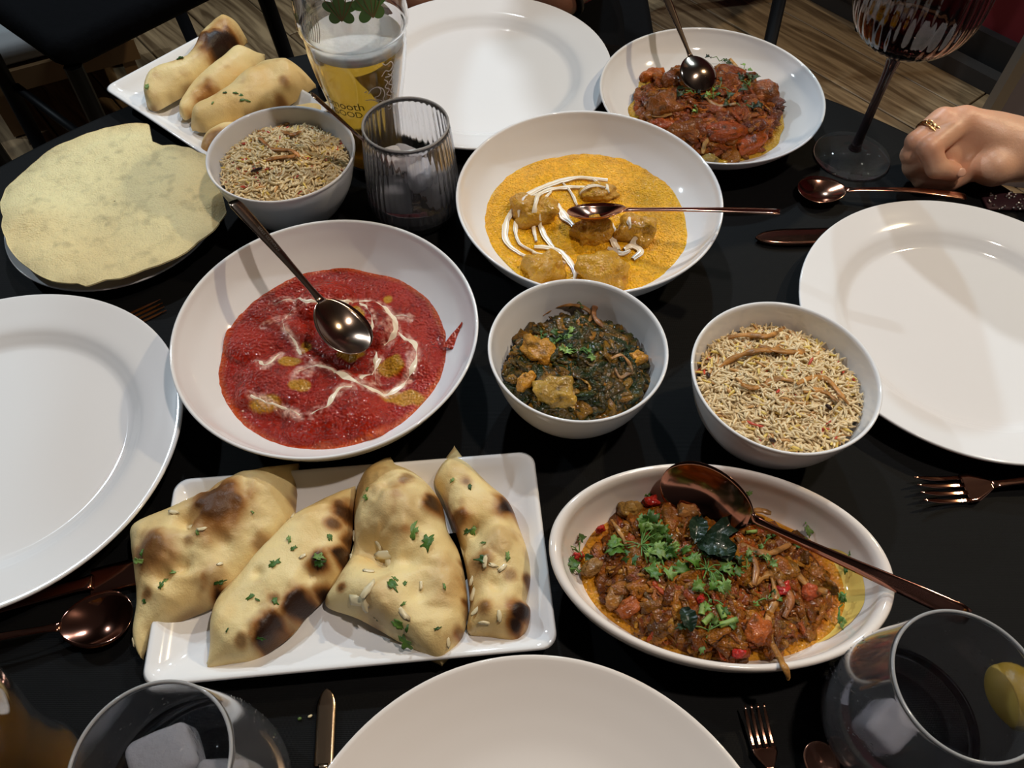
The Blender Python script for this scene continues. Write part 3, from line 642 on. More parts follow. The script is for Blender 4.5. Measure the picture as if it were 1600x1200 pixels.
def curry(cxy, level, rad, edge_px, pieces, zbase_noise, colf, m, name, label, segs=420, rings=150, sc_=1.0, seed=0):
    an = np.linspace(-math.pi, math.pi, 200, endpoint=False)
    rr = rad*(1+0.018*np.sin(3*an+seed)+0.012*np.sin(7*an+2*seed)+0.006*np.sin(13*an))
    bp = np.c_[cxy[0]+rr*np.cos(an), cxy[1]+rr*np.sin(an)]
    def zf(x, y, s=None):
        P = xyz(x, y); z = ZT+level+zbase_noise*fbm(P, 60, 3, seed)+zbase_noise*0.5*fbm(P, 220, 2, seed+4)
        for (qx, qy, R, h) in pieces:
            q = W(qx, qy, level+h*0.5); Rw = R/1500.0*1.0; d = np.hypot(x-q[0], (y-q[1])*1.15)/Rw+0.28*fbm(P, 45, 2, int(qx))+0.10*fbm(P, 130, 2, int(qy))
            z = np.maximum(z, ZT+level-0.004+(h+0.004)*np.sqrt(np.clip(1-d**2, 0, 1))+zbase_noise*0.8*fbm(P, 130, 2, seed+9)-0.002*(d > 1)*0) if h > 0 else z
        if s is not None:
            z = z-0.003*sstep(0.975, 1.0, s)
            r_ = np.hypot(x-cxy[0], y-cxy[1]); z = np.where(s > 0.9, np.minimum(z, ZT+level+0.004), z)
        return z
    v, f, c = radial(cxy, bp, zf, colf, rings, segs)
    o = add(name, v, f, m, cols=c, label=label, cat='curry')
    return o, zf

# red curry
LR = 0.0225
R_pieces = [(505, 462, 34, 0.012), (565, 500, 40, 0.014), (440, 592, 56, 0.012), (528, 632, 58, 0.013), (395, 530, 42, 0.007), (640, 560, 40, 0.006), (455, 520, 30, 0.007)]
R_paths = [[(425, 470), (448, 462), (480, 476), (520, 480), (558, 470)], [(560, 466), (590, 470), (612, 492), (618, 515), (600, 535)], [(606, 492), (625, 488), (641, 492)],
           [(622, 515), (640, 530), (650, 550), (646, 575), (628, 598), (600, 612), (560, 604), (525, 582), (495, 576), (470, 590)], [(456, 478), (440, 500), (450, 522), (466, 545), (474, 560)],
           [(592, 555), (580, 580), (566, 600)], [(586, 545), (584, 575), (588, 598)], [(395, 622), (420, 634), (445, 642), (470, 656)], [(490, 654), (512, 646), (525, 630), (536, 616), (552, 612)],
           [(400, 565), (418, 580), (440, 562)], [(566, 480), (585, 505), (578, 530), (566, 540)], [(430, 490), (415, 512)], [(485, 560), (488, 590), (460, 600)], [(640, 545), (640, 580), (618, 605)], [(612, 500), (600, 520)]]
R_pw = [pxy(p, LR+0.004) for p in R_paths]
def redcol(x, y, z, s):
    P = xyz(x, y); n = fbm(P, 70, 3, 41)[..., None]; n2 = fbm(P, 420, 3, 44)
    c = np.array([0.31, 0.014, 0.003])*(1+0.40*n+0.5*n2[..., None]); c = c+(np.array([0.55, 0.09, 0.018])-c)*(sstep(0.90, 0.99, s)[..., None])
    c = c+(np.array([0.30, 0.02, 0.01])-c)*np.clip(n2*1.5, 0, 0.6)[..., None]
    for (ox, oy, a, b) in ((612, 572, 26, 16), (628, 618, 38, 13), (418, 636, 30, 12), (548, 548, 22, 14), (558, 505, 14, 16), (606, 464, 8, 6), (470, 612, 18, 9), (455, 575, 20, 8), (476, 545, 9, 14)):
        q = W(ox, oy, LR+0.003); qa = abs(W(ox+a, oy, LR+0.003)[0]-q[0]); qb = abs(W(ox, oy+b, LR+0.003)[1]-q[1])
        d = np.hypot((x-q[0])/qa, (y-q[1])/qb)+0.35*fbm(P, 150, 2, 7)
        c = c+(np.array([0.45, 0.20, 0.012])-c)*(1-sstep(0.75, 1.1, d))[..., None]
    fade = np.zeros_like(x)
    for k, p in enumerate(R_pw):
        d = dpath(x, y, p); d = d+0.0022*fbm(P, 200, 3, 60+k)
        fade = np.maximum(fade, (1-sstep(0.0012, 0.0048, d))*np.clip(0.45+0.9*n2+0.5*fbm(P, 80, 2, 5), 0, 1)*0.8)
    return c+(np.array([0.80, 0.50, 0.38])-c)*fade[..., None]
o_red, z_red = curry(C_red, LR, 0.0875, None, R_pieces, 0.0007, redcol, m_sauce_red, 'red_curry', 'smooth red tomato curry streaked with cream in the wide bowl at the left', seed=1)
for k, p in enumerate(R_paths[:11]):
    v, f = ribbon(p, LR+0.004, z_red, 0.0017 if k not in (2, 3, 5) else 0.0024, 80+k, 0.0006, 5, 1); add('cream_streak', v, f, m_cream, o_red)
# a splash of sauce climbing the side of the bowl
def splash(pts, zf_, m, c, nm, par):
    P = resamp(smoothprof(np.array(pts), 5), 14); n = len(P); wd = np.linspace(0.006, 0.0006, n); T = np.gradient(P, axis=0); T /= np.linalg.norm(T, axis=1)[:, None]
    N = np.c_[-T[:, 1], T[:, 0], np.zeros(n)]; u = np.linspace(-1, 1, 5); X = P[:, None]+N[:, None]*(wd[:, None, None]*u[None, :, None]); X[..., 2] += 0.0012*(1-u**2)
    top = X.reshape(-1, 3); bot = top-[0, 0, 0.001]; k = n*5
    add(nm, np.r_[top, bot], gridf(n, 5)+[[a+k for a in q][::-1] for q in gridf(n, 5)], m, par, cols=np.tile(c, (2*k, 1)))
def on_coupe(cxy, px, py, lift=0.0008):
    h = 0.03
    for _ in range(12):
        q = W(px, py, h); h = float(coupe_in(np.hypot(q[0]-cxy[0], q[1]-cxy[1])))+lift
    return W(px, py, h)
splash([on_coupe(C_red, 702, 545), on_coupe(C_red, 712, 522), on_coupe(C_red, 722, 504)], None, m_sauce_red, (0.42, 0.04, 0.014), 'sauce_splash', o_red)

# yellow curry
LY = 0.0235
Y_pieces = []
def yelcol(x, y, z, s):
    P = xyz(x, y); n = fbm(P, 60, 3, 141)[..., None]; n2 = fbm(P, 500, 3, 144)[..., None]
    c = np.array([0.82, 0.40, 0.012])*(1+0.16*n+0.28*n2)
    return c+(np.array([0.80, 0.46, 0.03])-c)*(sstep(0.93, 1, s)[..., None])
o_yel, z_yel = curry(C_yel, LY, 0.0890, None, Y_pieces, 0.0009, yelcol, m_sauce_yel, 'yellow_curry', 'golden yellow curry with white cream swirls in the middle bowl', seed=5)
ch = [(852, 417, 30, 22, 0.3, 'at the front left of the yellow curry, under two cream lines'), (943, 418, 40, 27, -0.2, 'largest of all, at the front of the yellow curry'), (925, 358, 27, 24, 0.5, 'just below the spoon in the yellow curry'), (992, 358, 26, 24, -0.4, 'with a cream stripe, below the spoon neck in the yellow curry'),
      (838, 325, 34, 24, 0.1, 'at the back left of the yellow curry, crossed by thin cream lines'), (935, 296, 30, 13, 0.0, 'mostly sunk behind the spoon in the yellow curry')]
CK = []
def chicken_cols(v, seed, base, hi, red):
    n = fbm(v, 90, 3, seed)[:, None]; n2 = fbm(v, 260, 2, seed+3)[:, None]
    c = np.array(base)*(1+0.3*n); c = c+(np.array(hi)-c)*np.clip(n2*1.2+0.2, 0, 1); return c+(np.array(red)-c)*np.clip(n*2.2-0.9, 0, 0.8)
for k, (px, py, a, b, rz, lb) in enumerate(ch):
    q = W(px, py, LY+0.007); sx = abs(W(px+a, py, LY+0.007)[0]-q[0]); sy = abs(W(px, py+b, LY+0.007)[1]-q[1]); sy = min(sy, sx*0.95)
    v, f = blob((q[0], q[1], ZT+LY+0.001), (sx*1.02, sy*0.86, 0.014 if k != 5 else 0.007), rz, 200+k, 0.26, 2.6, 0.66, 48, 28)
    add('chicken_piece', v, f, m_chicken, cols=chicken_cols(v, 210+k, (0.50, 0.25, 0.022), (0.62, 0.33, 0.04), (0.38, 0.12, 0.015)), label='curried chicken piece '+lb, cat='chicken', group='chicken pieces in the yellow curry')
    CK.append((q[0], q[1], sx, sy*0.86, rz, 0.014 if k != 5 else 0.007))
def z_yel2(x, y, s=None):
    z = z_yel(x, y)
    for (qx, qy, a, b, rz, h) in CK:
        dx, dy = x-qx, y-qy; u = (dx*math.cos(rz)+dy*math.sin(rz))/a; v_ = (-dx*math.sin(rz)+dy*math.cos(rz))/b
        z = np.maximum(z, ZT+LY+0.002+h*1.03*np.clip(1-np.abs(u)**2.6-np.abs(v_)**2.6, 0, 1)**0.5*(np.hypot(u, v_) < 1.1))
    return z
Y_paths = [([(950, 278), (905, 274), (862, 284), (822, 303), (798, 330), (789, 358), (797, 382), (825, 399)], 0.0026), ([(935, 290), (885, 289), (845, 298), (818, 322), (806, 350), (812, 376), (838, 392)], 0.0020),
           ([(862, 296), (842, 318), (834, 345), (838, 374)], 0.0020), ([(842, 345), (852, 366), (866, 384)], 0.0022), ([(835, 382), (868, 386), (888, 402), (899, 424), (897, 436)], 0.0026), ([(832, 392), (860, 398), (884, 408)], 0.0014),
           ([(872, 316), (882, 334), (896, 349)], 0.0032), ([(955, 346), (958, 368), (966, 388)], 0.0040), ([(975, 386), (990, 380), (1001, 390), (990, 402)], 0.0030), ([(880, 283), (895, 300), (903, 318)], 0.0012),
           ([(925, 276), (944, 288), (952, 306)], 0.0013), ([(930, 330), (936, 350), (944, 372)], 0.0012), ([(983, 334), (978, 352), (982, 370)], 0.0020), ([(905, 302), (925, 296), (945, 300)], 0.0016), ([(950, 385), (970, 392), (985, 388)], 0.0026)]
for k, (p, wd) in enumerate(Y_paths):
    v, f = ribbon(p, LY+0.004, z_yel2, wd, 300+k, 0.0011, 7); add('cream_swirl', v, f, m_cream, o_yel)

# chunky dishes ----------------------------------------------------
class Pile: pass
def chunky(cxy, bpts, level, dome, rough, pal, name, label, seed, nchunk, chunk_r, nstrip=70, m=m_masala, rings=90, segs=240, wts=None, in_f=None):
    pal = np.array(pal); rs = np.random.RandomState(seed); N = 700
    def zf(x, y, s=None):
        P = xyz(x, y); r = np.hypot(x-cxy[0], y-cxy[1])/Rm
        z = ZT+level+dome*np.clip(1-r**2, 0, 1)**0.8+rough*fbm(P, 55, 3, seed)+rough*0.55*np.abs(fbm(P, 140, 3, seed+2))
        if s is not None: z = z*(1-sstep(0.86, 1.0, s))+(ZT+level-0.003)*sstep(0.86, 1.0, s)
        return z
    b = np.asarray(bpts)[:, :2]; Rm = np.hypot(*(b-np.array(cxy)).T).mean()
    def cf(x, y, z, s):
        P = xyz(x, y); n = np.clip(fbm(P, 110, 3, seed+6)*1.6+0.5, 0, 0.999); i = (n*(len(pal)-1)); k = np.floor(i).astype(int); t = (i-k)[..., None]
        return pal[k]*(1-t)+pal[np.minimum(k+1, len(pal)-1)]*t
    v, f, c = radial(cxy, b, zf, cf, rings, segs)
    mb = MB(); mb.put(v, f, c)
    an = np.arctan2(b[:, 1]-cxy[1], b[:, 0]-cxy[0]); rr = np.hypot(*(b-np.array(cxy)).T); o = np.argsort(an)
    for k in range(nchunk):
        a = rs.uniform(-math.pi, math.pi); Rb = np.interp(a, np.r_[an[o]-2*math.pi, an[o], an[o]+2*math.pi], np.r_[rr[o], rr[o], rr[o]]); r = Rb*math.sqrt(rs.uniform(0, 0.86))
        x, y = cxy[0]+r*math.cos(a), cxy[1]+r*math.sin(a); z = float(zf(np.array([x]), np.array([y]))[0]); ed = r/Rb
        z = z*(1-sstep(0.8, 1, ed))+(ZT+level)*sstep(0.8, 1, ed)
        sz = chunk_r*rs.uniform(0.5, 1.5); el = rs.uniform(0.3, 0.85)
        cc = pal[rs.randint(len(pal))]*rs.uniform(0.7, 1.35)
        v, f = blob((x, y, z-sz*0.12), (sz, sz*el, sz*rs.uniform(0.16, 0.36)), rs.uniform(0, 6.28), k+seed*7, 0.42, 3.0, 0.75, 14, 9, tilt=rs.uniform(-0.7, 0.7))
        P = xyz(v[:, 0], v[:, 1]); bc_ = cf(v[:, 0], v[:, 1], v[:, 2], None); cc2 = cc*0.55+bc_*0.45
        mb.put(v, f, cc2*(1+0.45*fbm(v, 260, 3, k)[:, None]))
    for k in range(nstrip):                    # limp onion and leaf strips in the mix
        a = rs.uniform(-math.pi, math.pi); r = Rm*math.sqrt(rs.uniform(0, 0.7)); x, y = cxy[0]+r*math.cos(a), cxy[1]+r*math.sin(a)*0.8; h0 = rs.uniform(0, 6.28); pts = []
        for q in range(5): pts.append((x, y)); h0 += rs.uniform(-0.9, 0.9); x += 0.0035*math.cos(h0); y += 0.0035*math.sin(h0)
        pts = np.array(pts); zz = zf(pts[:, 0], pts[:, 1])+rs.uniform(-0.0005, 0.0015); P3 = resamp(smoothprof(np.c_[pts, zz], 4), 14)
        v, f = tube(P3, chunk_r*rs.uniform(0.16, 0.3)*(1+0.3*np.sin(np.arange(14)*1.3)), 7, 0.35, up=(rs.uniform(-0.5, 0.5), rs.uniform(-0.5, 0.5), 1)); cc = pal[rs.randint(len(pal))]*1.15; mb.put(v, f, cc*(1+0.4*fbm(v, 300, 2, k)[:, None]))
    ob = add(name, mb.V(), mb.f, m, cols=mb.C(), label=label, cat='curry', kind='stuff')
    return ob, zf
def oval_pts(cxy, a, b, rz, n=90, wob=0.02, seed=0):
    t = np.linspace(0, 2*math.pi, n, endpoint=False); k = 1+wob*np.sin(3*t+seed)+wob*0.7*np.sin(8*t+seed*2)+wob*0.5*np.sin(17*t)
    x = a*k*np.cos(t); y = b*k*np.sin(t); return np.c_[cxy[0]+x*math.cos(rz)-y*math.sin(rz), cxy[1]+x*math.sin(rz)+y*math.cos(rz)]
PM = [(0.09, 0.022, 0.003), (0.24, 0.066, 0.005), (0.30, 0.10, 0.008), (0.13, 0.036, 0.004), (0.30, 0.13, 0.014), (0.28, 0.040, 0.005), (0.10, 0.045, 0.005), (0.27, 0.10, 0.009), (0.19, 0.048, 0.005)]
PS = [(0.012, 0.020, 0.004), (0.018, 0.028, 0.005), (0.035, 0.030, 0.006), (0.22, 0.09, 0.008), (0.012, 0.020, 0.004), (0.020, 0.030, 0.006), (0.24, 0.11, 0.010), (0.015, 0.024, 0.005), (0.08, 0.045, 0.008)]
PT = [(0.12, 0.026, 0.005), (0.28, 0.055, 0.006), (0.17, 0.04, 0.006), (0.36, 0.10, 0.009), (0.09, 0.022, 0.005), (0.32, 0.12, 0.014), (0.24, 0.05, 0.007)]
# oil pool first, then the heap
OC = W(1117, 897, 0.02)[:2]
def oil(cxy, pts, z, name, label, c1, c2, m):
    v, f, c = radial(cxy, pts, lambda x, y, s: ZT+z+0.0004*fbm(xyz(x, y), 60, 2, 3)-0.002*sstep(0.97, 1, s), lambda x, y, z_, s: np.array(c1)+(np.array(c2)-np.array(c1))*np.clip(sstep(0.80, 1, s)+0.3*fbm(xyz(x, y), 80, 2, 5), 0, 1)[..., None], 30, 160)
    return add(name, v, f, m, cols=c, label=label, cat='sauce')
oil(OC, oval_pts(OC, 0.0865, 0.0528, OVR[2], 90, 0.012, 2), 0.0158, 'masala_gravy', 'orange oily gravy around the vegetable masala in the oval dish', (0.42, 0.09, 0.008), (0.62, 0.27, 0.015), m_sauce_red)
def film(cxy, rz, ax, ay, prof_in, t0, t1, r0, r1, label, c, seed, z0):
    nt, nr = 60, 16; T = np.linspace(math.radians(t0), math.radians(t1), nt)[:, None]; u = np.linspace(0, 1, nr)[None, :]
    e = np.sin(np.linspace(0, math.pi, nt))[:, None]**0.5; rr = r0+(r1-r0)*e*u*(1+0.12*fbm(np.stack([T[:, 0]*3, T[:, 0]*0, T[:, 0]*0], -1), 1.5, 3, seed)[:, None])
    rr = np.minimum(rr, r1); x = ax*rr*np.cos(T); y = ay*rr*np.sin(T); X = cxy[0]+x*math.cos(rz)-y*math.sin(rz); Y = cxy[1]+x*math.sin(rz)+y*math.cos(rz)
    P = np.array(prof_in); Z = ZT+z0+np.interp(rr, P[:, 0], P[:, 1])+0.0007-0.0009*(np.broadcast_to(u, rr.shape)**6)
    v = np.stack([X, Y, Z], -1).reshape(-1, 3); n = fbm(v, 120, 3, seed)[:, None]; cc = np.array(c)*(1+0.25*n); cc = cc+(np.array((0.45, 0.12, 0.01))-cc)*(1-sstep(0.0, 0.45, np.broadcast_to(u, rr.shape).reshape(-1, 1)))
    add('oil_film', v, gridf(nt, nr), m_sauce_yel if 0 else m_oil, cols=cc, label=label, cat='sauce')
m_oil = M('yellow_oil_stain', attr=True, rough=0.12, spec=0.5)
film(C_ov, OVR[2], OVR[0], OVR[1], [(0, 0.007), (0.4, 0.0075), (0.66, 0.0090), (0.82, 0.0155), (0.90, 0.029), (0.925, 0.0385)], -62, 58, 0.60, 0.885, 'yellow oil stain on the right inner slope of the oval dish', (0.74, 0.52, 0.13), 4, 0.0003)
_ci = [(0, 0.007), (0.03, 0.0075), (0.058, 0.0098), (0.078, 0.0175), (0.0955, 0.031), (0.1045, 0.0445)]; film(C_mas, 0, 0.976, 0.976, [(a, b*0.70) for a, b in _ci], 95, 175, 0.055, 0.080, 'yellow oil stain on the back left slope of the far right bowl', (0.72, 0.52, 0.13), 6, 0.0003)
OH = (OC[0]-0.002, OC[1]-0.001)
o_ov, z_ov = chunky(OH, oval_pts(OH, 0.0790, 0.0500, OVR[2], 90, 0.03, 1), 0.0170, 0.013, 0.0045, PM, 'vegetable_masala', 'chunky red-brown vegetable masala heaped in the oval dish', 3, 560, 0.0066, 170)
SC2 = (C_spi[0]+0.0005, C_spi[1]-0.001)
o_sp, z_sp = chunky(SC2, oval_pts(SC2, 0.0505, 0.0505, 0, 90, 0.01, 3), 0.0405, 0.012, 0.0045, PS, 'spinach_curry', 'dark green spinach curry with potato chunks in the small bowl', 8, 420, 0.0062, 120)
MC = W(1107, 168, 0.02)[:2]
oil(MC, oval_pts(MC, 0.0745, 0.0755, 0, 90, 0.025, 4), 0.0150, 'masala_gravy', 'yellow oily gravy around the tomato masala in the far right bowl', (0.45, 0.12, 0.015), (0.60, 0.36, 0.03), m_sauce_red)
o_ms, z_ms = chunky(MC, oval_pts(MC, 0.0710, 0.0700, 0, 90, 0.04, 6), 0.0165, 0.016, 0.0055, PT, 'tomato_masala', 'brown and red tomato masala heaped in the far right bowl', 13, 430, 0.0080, 90)

def place_on(zf, px, py, h0=0.03, lift=0.0):
    h = h0
    for _ in range(14):
        q = W(px, py, h); h = 0.5*h+0.5*(float(zf(np.array([q[0]]), np.array([q[1]]))[0])-ZT+lift)
    return W(px, py, h)
# larger pieces that can be told apart
def lump(zf, px, py, a, hgt, rz, c, name, label, cat, group, seed, lift=0.002, el=0.7, m=m_chicken, h0=0.03):
    q = place_on(zf, px, py, h0, lift); sx = abs(W(px+a, py, q[2]-ZT)[0]-q[0])
    v, f = blob(q-np.array([0, 0, hgt*0.4]), (sx, sx*el, hgt), rz, seed, 0.28, 2.6, 0.66, 30, 18)
    n = fbm(v, 140, 3, seed)[:, None]; dk = np.clip(fbm(v, 220, 3, seed+1)*2.6-0.5, 0, 0.85)[:, None]; add(name, v, f, m, cols=(np.array(c)*(0.85+0.5*n))*(1-dk)+np.array((0.05, 0.03, 0.008))*dk, label=label, cat=cat, group=group)
for k, (px, py, a, rz, lb) in enumerate([(842, 548, 33, -0.9, 'orange potato wedge at the left of the spinach curry'), (868, 612, 34, 0.1, 'yellow potato chunk at the front of the spinach curry'), (996, 560, 17, 0.4, 'orange potato piece at the right of the spinach curry'), (822, 596, 16, .8, 'brown potato piece at the left front of the spinach curry')]):
    lump(z_sp, px, py, a, 0.009, rz, (0.58, 0.26, 0.03) if k != 1 else (0.52, 0.30, 0.05), 'potato_piece', lb, 'potato', 'potato pieces in the spinach curry', 400+k, h0=0.045)
for k, (px, py, a, rz, c, lb) in enumerate([(1040, 165, 26, 0.3, (0.28, 0.085, 0.012), 'brown meat lump at the left of the tomato masala'), (1070, 208, 28, 0.0, (0.27, 0.08, 0.012), 'brown meat lump at the front of the tomato masala'), (1195, 145, 26, 0.5, (0.34, 0.09, 0.012), 'brown meat lump at the right edge of the tomato masala'), (1060, 125, 24, 0.2, (0.25, 0.07, 0.012), 'brown meat lump near the spoon in the tomato masala')]):
    lump(z_ms, px, py, a, 0.012, rz, c, 'meat_lump', lb, 'meat', 'meat lumps in the tomato masala', 420+k, el=0.85)
for k, (px, py, a, rz, lb) in enumerate([(1035, 192, 22, 0.1, 'shiny red tomato piece at the left of the tomato masala'), (1135, 205, 30, 0.2, 'large orange-red tomato piece at the front of the tomato masala'), (1170, 222, 26, 0.5, 'orange-red tomato wedge at the front right of the tomato masala'), (1020, 115, 18, 0.4, 'orange tomato piece at the back left of the tomato masala')]):
    lump(z_ms, px, py, a, 0.007, rz, (0.42, 0.075, 0.008) if k != 3 else (0.55, 0.14, 0.02), 'tomato_piece', lb, 'tomato', 'tomato pieces in the tomato masala', 440+k, el=0.6)
lump(z_ms, 1108, 247, 13, 0.006, 0, (0.42, 0.27, 0.07), 'onion_piece', 'pale round onion piece at the front edge of the tomato masala', 'onion', None, 455)
for k, (px, py, a, rz, lb) in enumerate([(938, 826, 7, 0.4, 'at the left edge'), (1018, 782, 12, 0.2, 'near the back'), (1150, 793, 12, 0.2, 'behind the onion strands'), (1155, 1020, 10, 0.2, 'at the front'), (1095, 935, 8, 1.0, 'in the middle'), (1225, 920, 13, 0.4, 'right of the curry leaves'), (905, 868, 8, .3, 'by the left coriander')]):
    lump(z_ov, px, py, a, 0.0035, rz, (0.50, 0.025, 0.015), 'red_pepper_piece', 'small red pepper piece in the oval dish, '+lb, 'pepper', 'red pepper pieces in the oval dish', 460+k, lift=0.003)
for k, (px, py, a, rz, c, lb) in enumerate([(982, 948, 18, 0.5, (0.42, 0.10, 0.02), 'square brown tomato piece near the left front of the oval dish'), (960, 935, 16, 1.2, (0.34, 0.14, 0.03), 'brown tomato skin piece left of its neighbour in the oval dish'), (1185, 985, 22, 1.0, (0.42, 0.10, 0.02), 'orange tomato wedge beside the long onion strand'), (925, 885, 16, 0.8, (0.34, 0.17, 0.05), 'pale aubergine piece at the left of the oval dish'), (985, 795, 18, 0.1, (0.36, 0.20, 0.05), 'pale onion piece near the back of the oval dish'), (1075, 800, 16, -.1, (0.40, 0.16, 0.04), 'golden onion piece at the back of the oval dish'), (1265, 925, 18, .5, (0.40, 0.07, 0.02), 'red tomato wedge at the right of the oval dish')]):
    lump(z_ov, px, py, a, 0.005, rz, c, 'masala_piece', lb, 'vegetable', 'larger vegetable pieces in the oval dish', 480+k, lift=0.003)

# herbs: sprigs
def sprig(zf, px, py, size, n, seed, label, group, shade=1, h0=0.03, spread=1.0, flat=0.5):
    r = random.Random(seed); q = place_on(zf, px, py, h0, 0.003); mb = MB()
    base = q-np.array([0, 0, 0.002])
    for k in range(n):
        a = r.uniform(0, 6.28); d = size*spread*r.uniform(0.1, 0.8); x, y = q[0]+d*math.cos(a), q[1]+d*math.sin(a)*0.8
        z = float(zf(np.array([x]), np.array([y]))[0])+0.002+r.uniform(0, 0.004)
        L = size*r.uniform(0.45, 0.8); v, f = leaf_geo(L, L*r.uniform(0.6, 0.9), r, r.choice([5, 6, 7]), r.uniform(0.3, 0.8)); g = np.array(r.choice(GREEN))*shade*r.uniform(0.8, 1.3)
        nrm = np.array([r.uniform(-flat, flat), r.uniform(-flat, flat)-0.15, 1]); mb.put(orient(v, (x, y, z), nrm, a+r.uniform(-1, 1)), f, g)
        mid = np.array([(x+q[0])/2, (y+q[1])/2, z+0.001]); v, f = tube([base, mid, (x, y, z)], 0.0004, 5); mb.put(v, f, np.array([0.10, 0.22, 0.04]))
    return add('coriander_sprig', mb.V(), mb.f, m_leaf, cols=mb.C(), label=label, cat='herb', group=group)
GO = 'coriander in the oval dish'
for k, (px, py, sz, n, lb) in enumerate([(1002, 850, 0.021, 22, 'largest feathery coriander sprig, left of the curry leaves'), (1030, 872, 0.017, 12, 'coriander sprig just right of the largest one'), (1105, 888, 0.018, 12, 'coriander sprig in the middle of the oval dish'), (1168, 888, 0.012, 4, 'dark coriander leaf right of the middle sprig'), (1266, 843, 0.011, 3, 'coriander leaf beside the spoon handle'), (1260, 806, 0.012, 3, 'coriander leaf behind the spoon handle'), (905, 862, 0.015, 6, 'coriander sprig at the left tip of the oval dish'), (905, 893, 0.011, 4, 'coriander sprig below the one at the left tip'),
      (1155, 780, 0.009, 3, 'coriander bits at the back of the oval dish'), (1108, 983, 0.014, 5, 'coriander sprig under the chopped stems'), (1196, 845, 0.009, 3, 'coriander leaf behind the onion strands'), (1312, 948, 0.013, 4, 'coriander sprig at the right end of the oval dish'), (1200, 935, 0.010, 3, 'coriander bits crossing the long onion strand'), (1007, 775, 0.007, 2, 'tiny coriander leaf at the back left of the oval dish'), (1110, 935, 0.011, 4, 'coriander bits above the chopped stems'), (1318, 880, 0.008, 2, 'tiny coriander leaf below the spoon handle'), (1190, 868, 0.010, 3, 'coriander leaf left of the onion strands')]):
    sprig(z_ov, px, py, sz, n, 500+k, lb, GO, shade=1.0 if k not in (6, 7, 3, 9) else 0.6)
for k, (px, py, sz, n, lb) in enumerate([(880, 528, 0.012, 6, 'bright coriander sprig on top of the spinach curry'), (905, 545, 0.012, 6, 'coriander sprig right of the top one on the spinach curry'), (846, 528, 0.008, 4, 'small coriander sprig on the potato wedge'), (900, 472, 0.009, 4, 'dark coriander tips at the back of the spinach curry')]):
    sprig(z_sp, px, py, sz, n, 540+k, lb, 'coriander on the spinach curry', h0=0.045, shade=1.2 if k < 3 else 0.4)
for k, (px, py, sz, n, lb) in enumerate([(1085, 145, 0.016, 5, 'dark leaf left of centre on the tomato masala'), (1125, 135, 0.014, 5, 'dark leaf below the spoon bowl'), (1170, 130, 0.020, 6, 'dark leaf bunch right of centre on the tomato masala'), (1160, 165, 0.018, 5, 'dark leaf bunch below its neighbour on the tomato masala'), (1125, 93, 0.012, 3, 'dark leaf beside the spoon neck')]):
    sprig(z_ms, px, py, sz, n, 560+k, lb, 'dark leaves on the tomato masala', shade=0.22)
for k, (px, py, sz, n, lb) in enumerate([(1115, 152, 0.009, 4, 'light green stems in the middle of the tomato masala'), (1058, 123, 0.007, 3, 'light green bit at the left of the tomato masala'), (1162, 108, 0.008, 3, 'light green bit at the back of the tomato masala'), (1090, 175, 0.007, 3, 'light green bit at the front of the tomato masala')]):
    sprig(z_ms, px, py, sz, n, 580+k, lb, 'light green bits on the tomato masala', shade=1.7)
# dark fried curry leaves
def curry_leaf(zf, p0, p1, wd, seed, label):
    a = place_on(zf, *p0, 0.03, 0.004); b = place_on(zf, *p1, 0.03, 0.004); mid = (a+b)/2+np.array([0, 0, 0.004]); P = resamp(smoothprof([a, mid, b], 6), 16)
    n = len(P); s = np.linspace(0, 1, n); w_ = wd*np.sin(np.pi*np.clip(s*0.96+0.02, 0, 1))**0.7; T = np.gradient(P, axis=0); N = np.c_[-T[:, 1], T[:, 0], 0*s]; N /= np.linalg.norm(N, axis=1)[:, None]
    u = np.linspace(-1, 1, 7); X = P[:, None]+N[:, None]*(w_[:, None, None]*u[None, :, None]); X[..., 2] += -0.003*(1-np.abs(u))+0.0012*np.sin(s*25+seed)[:, None]*np.abs(u)+0.003
    top = X.reshape(-1, 3); k = len(top); add('curry_leaf', np.r_[top, top-[0, 0, 0.0005]], gridf(n, 7)+[[i+k for i in q][::-1] for q in gridf(n, 7)], m_curryleaf, label=label, cat='leaf', group='fried curry leaves in the oval dish')
curry_leaf(z_ov, (1085, 850), (1092, 808), 0.006, 1, 'upright dark curry leaf at the left of the cluster')
curry_leaf(z_ov, (1098, 850), (1168, 808), 0.006, 2, 'long dark curry leaf pointing up to the right')
curry_leaf(z_ov, (1088, 852), (1150, 862), 0.008, 3, 'broad dark curry leaf in the centre of the cluster')
curry_leaf(z_ov, (1125, 855), (1138, 880), 0.006, 4, 'dark curry leaf hanging down from the cluster')
curry_leaf(z_ov, (1066, 950), (1080, 988), 0.005, 5, 'lone dark curry leaf at the front of the oval dish')
for k, (x0, y0, x1, y1, lb) in enumerate([(1099, 942, 1096, 960, 'leftmost chopped green stem'), (1122, 945, 1132, 966, 'chopped green stem behind the front pair'), (1099, 974, 1114, 960, 'chopped green stem at the front left'), (1124, 977, 1152, 968, 'longest chopped green stem at the front right'), (1165, 832, 1182, 830, 'pale chopped stem right of the curry leaves')]):
    a = place_on(z_ov, x0, y0, 0.03, 0.004); b = place_on(z_ov, x1, y1, 0.03, 0.004); v, f = tube(resamp(np.array([a, b]), 5), 0.0019 if k < 4 else 0.0012, 12); add('chopped_coriander', v, f, m_leaf, cols=np.tile((0.22, 0.32, 0.07), (len(v), 1)), label=lb+' in the oval dish', cat='stem', group='chopped stems in the oval dish')

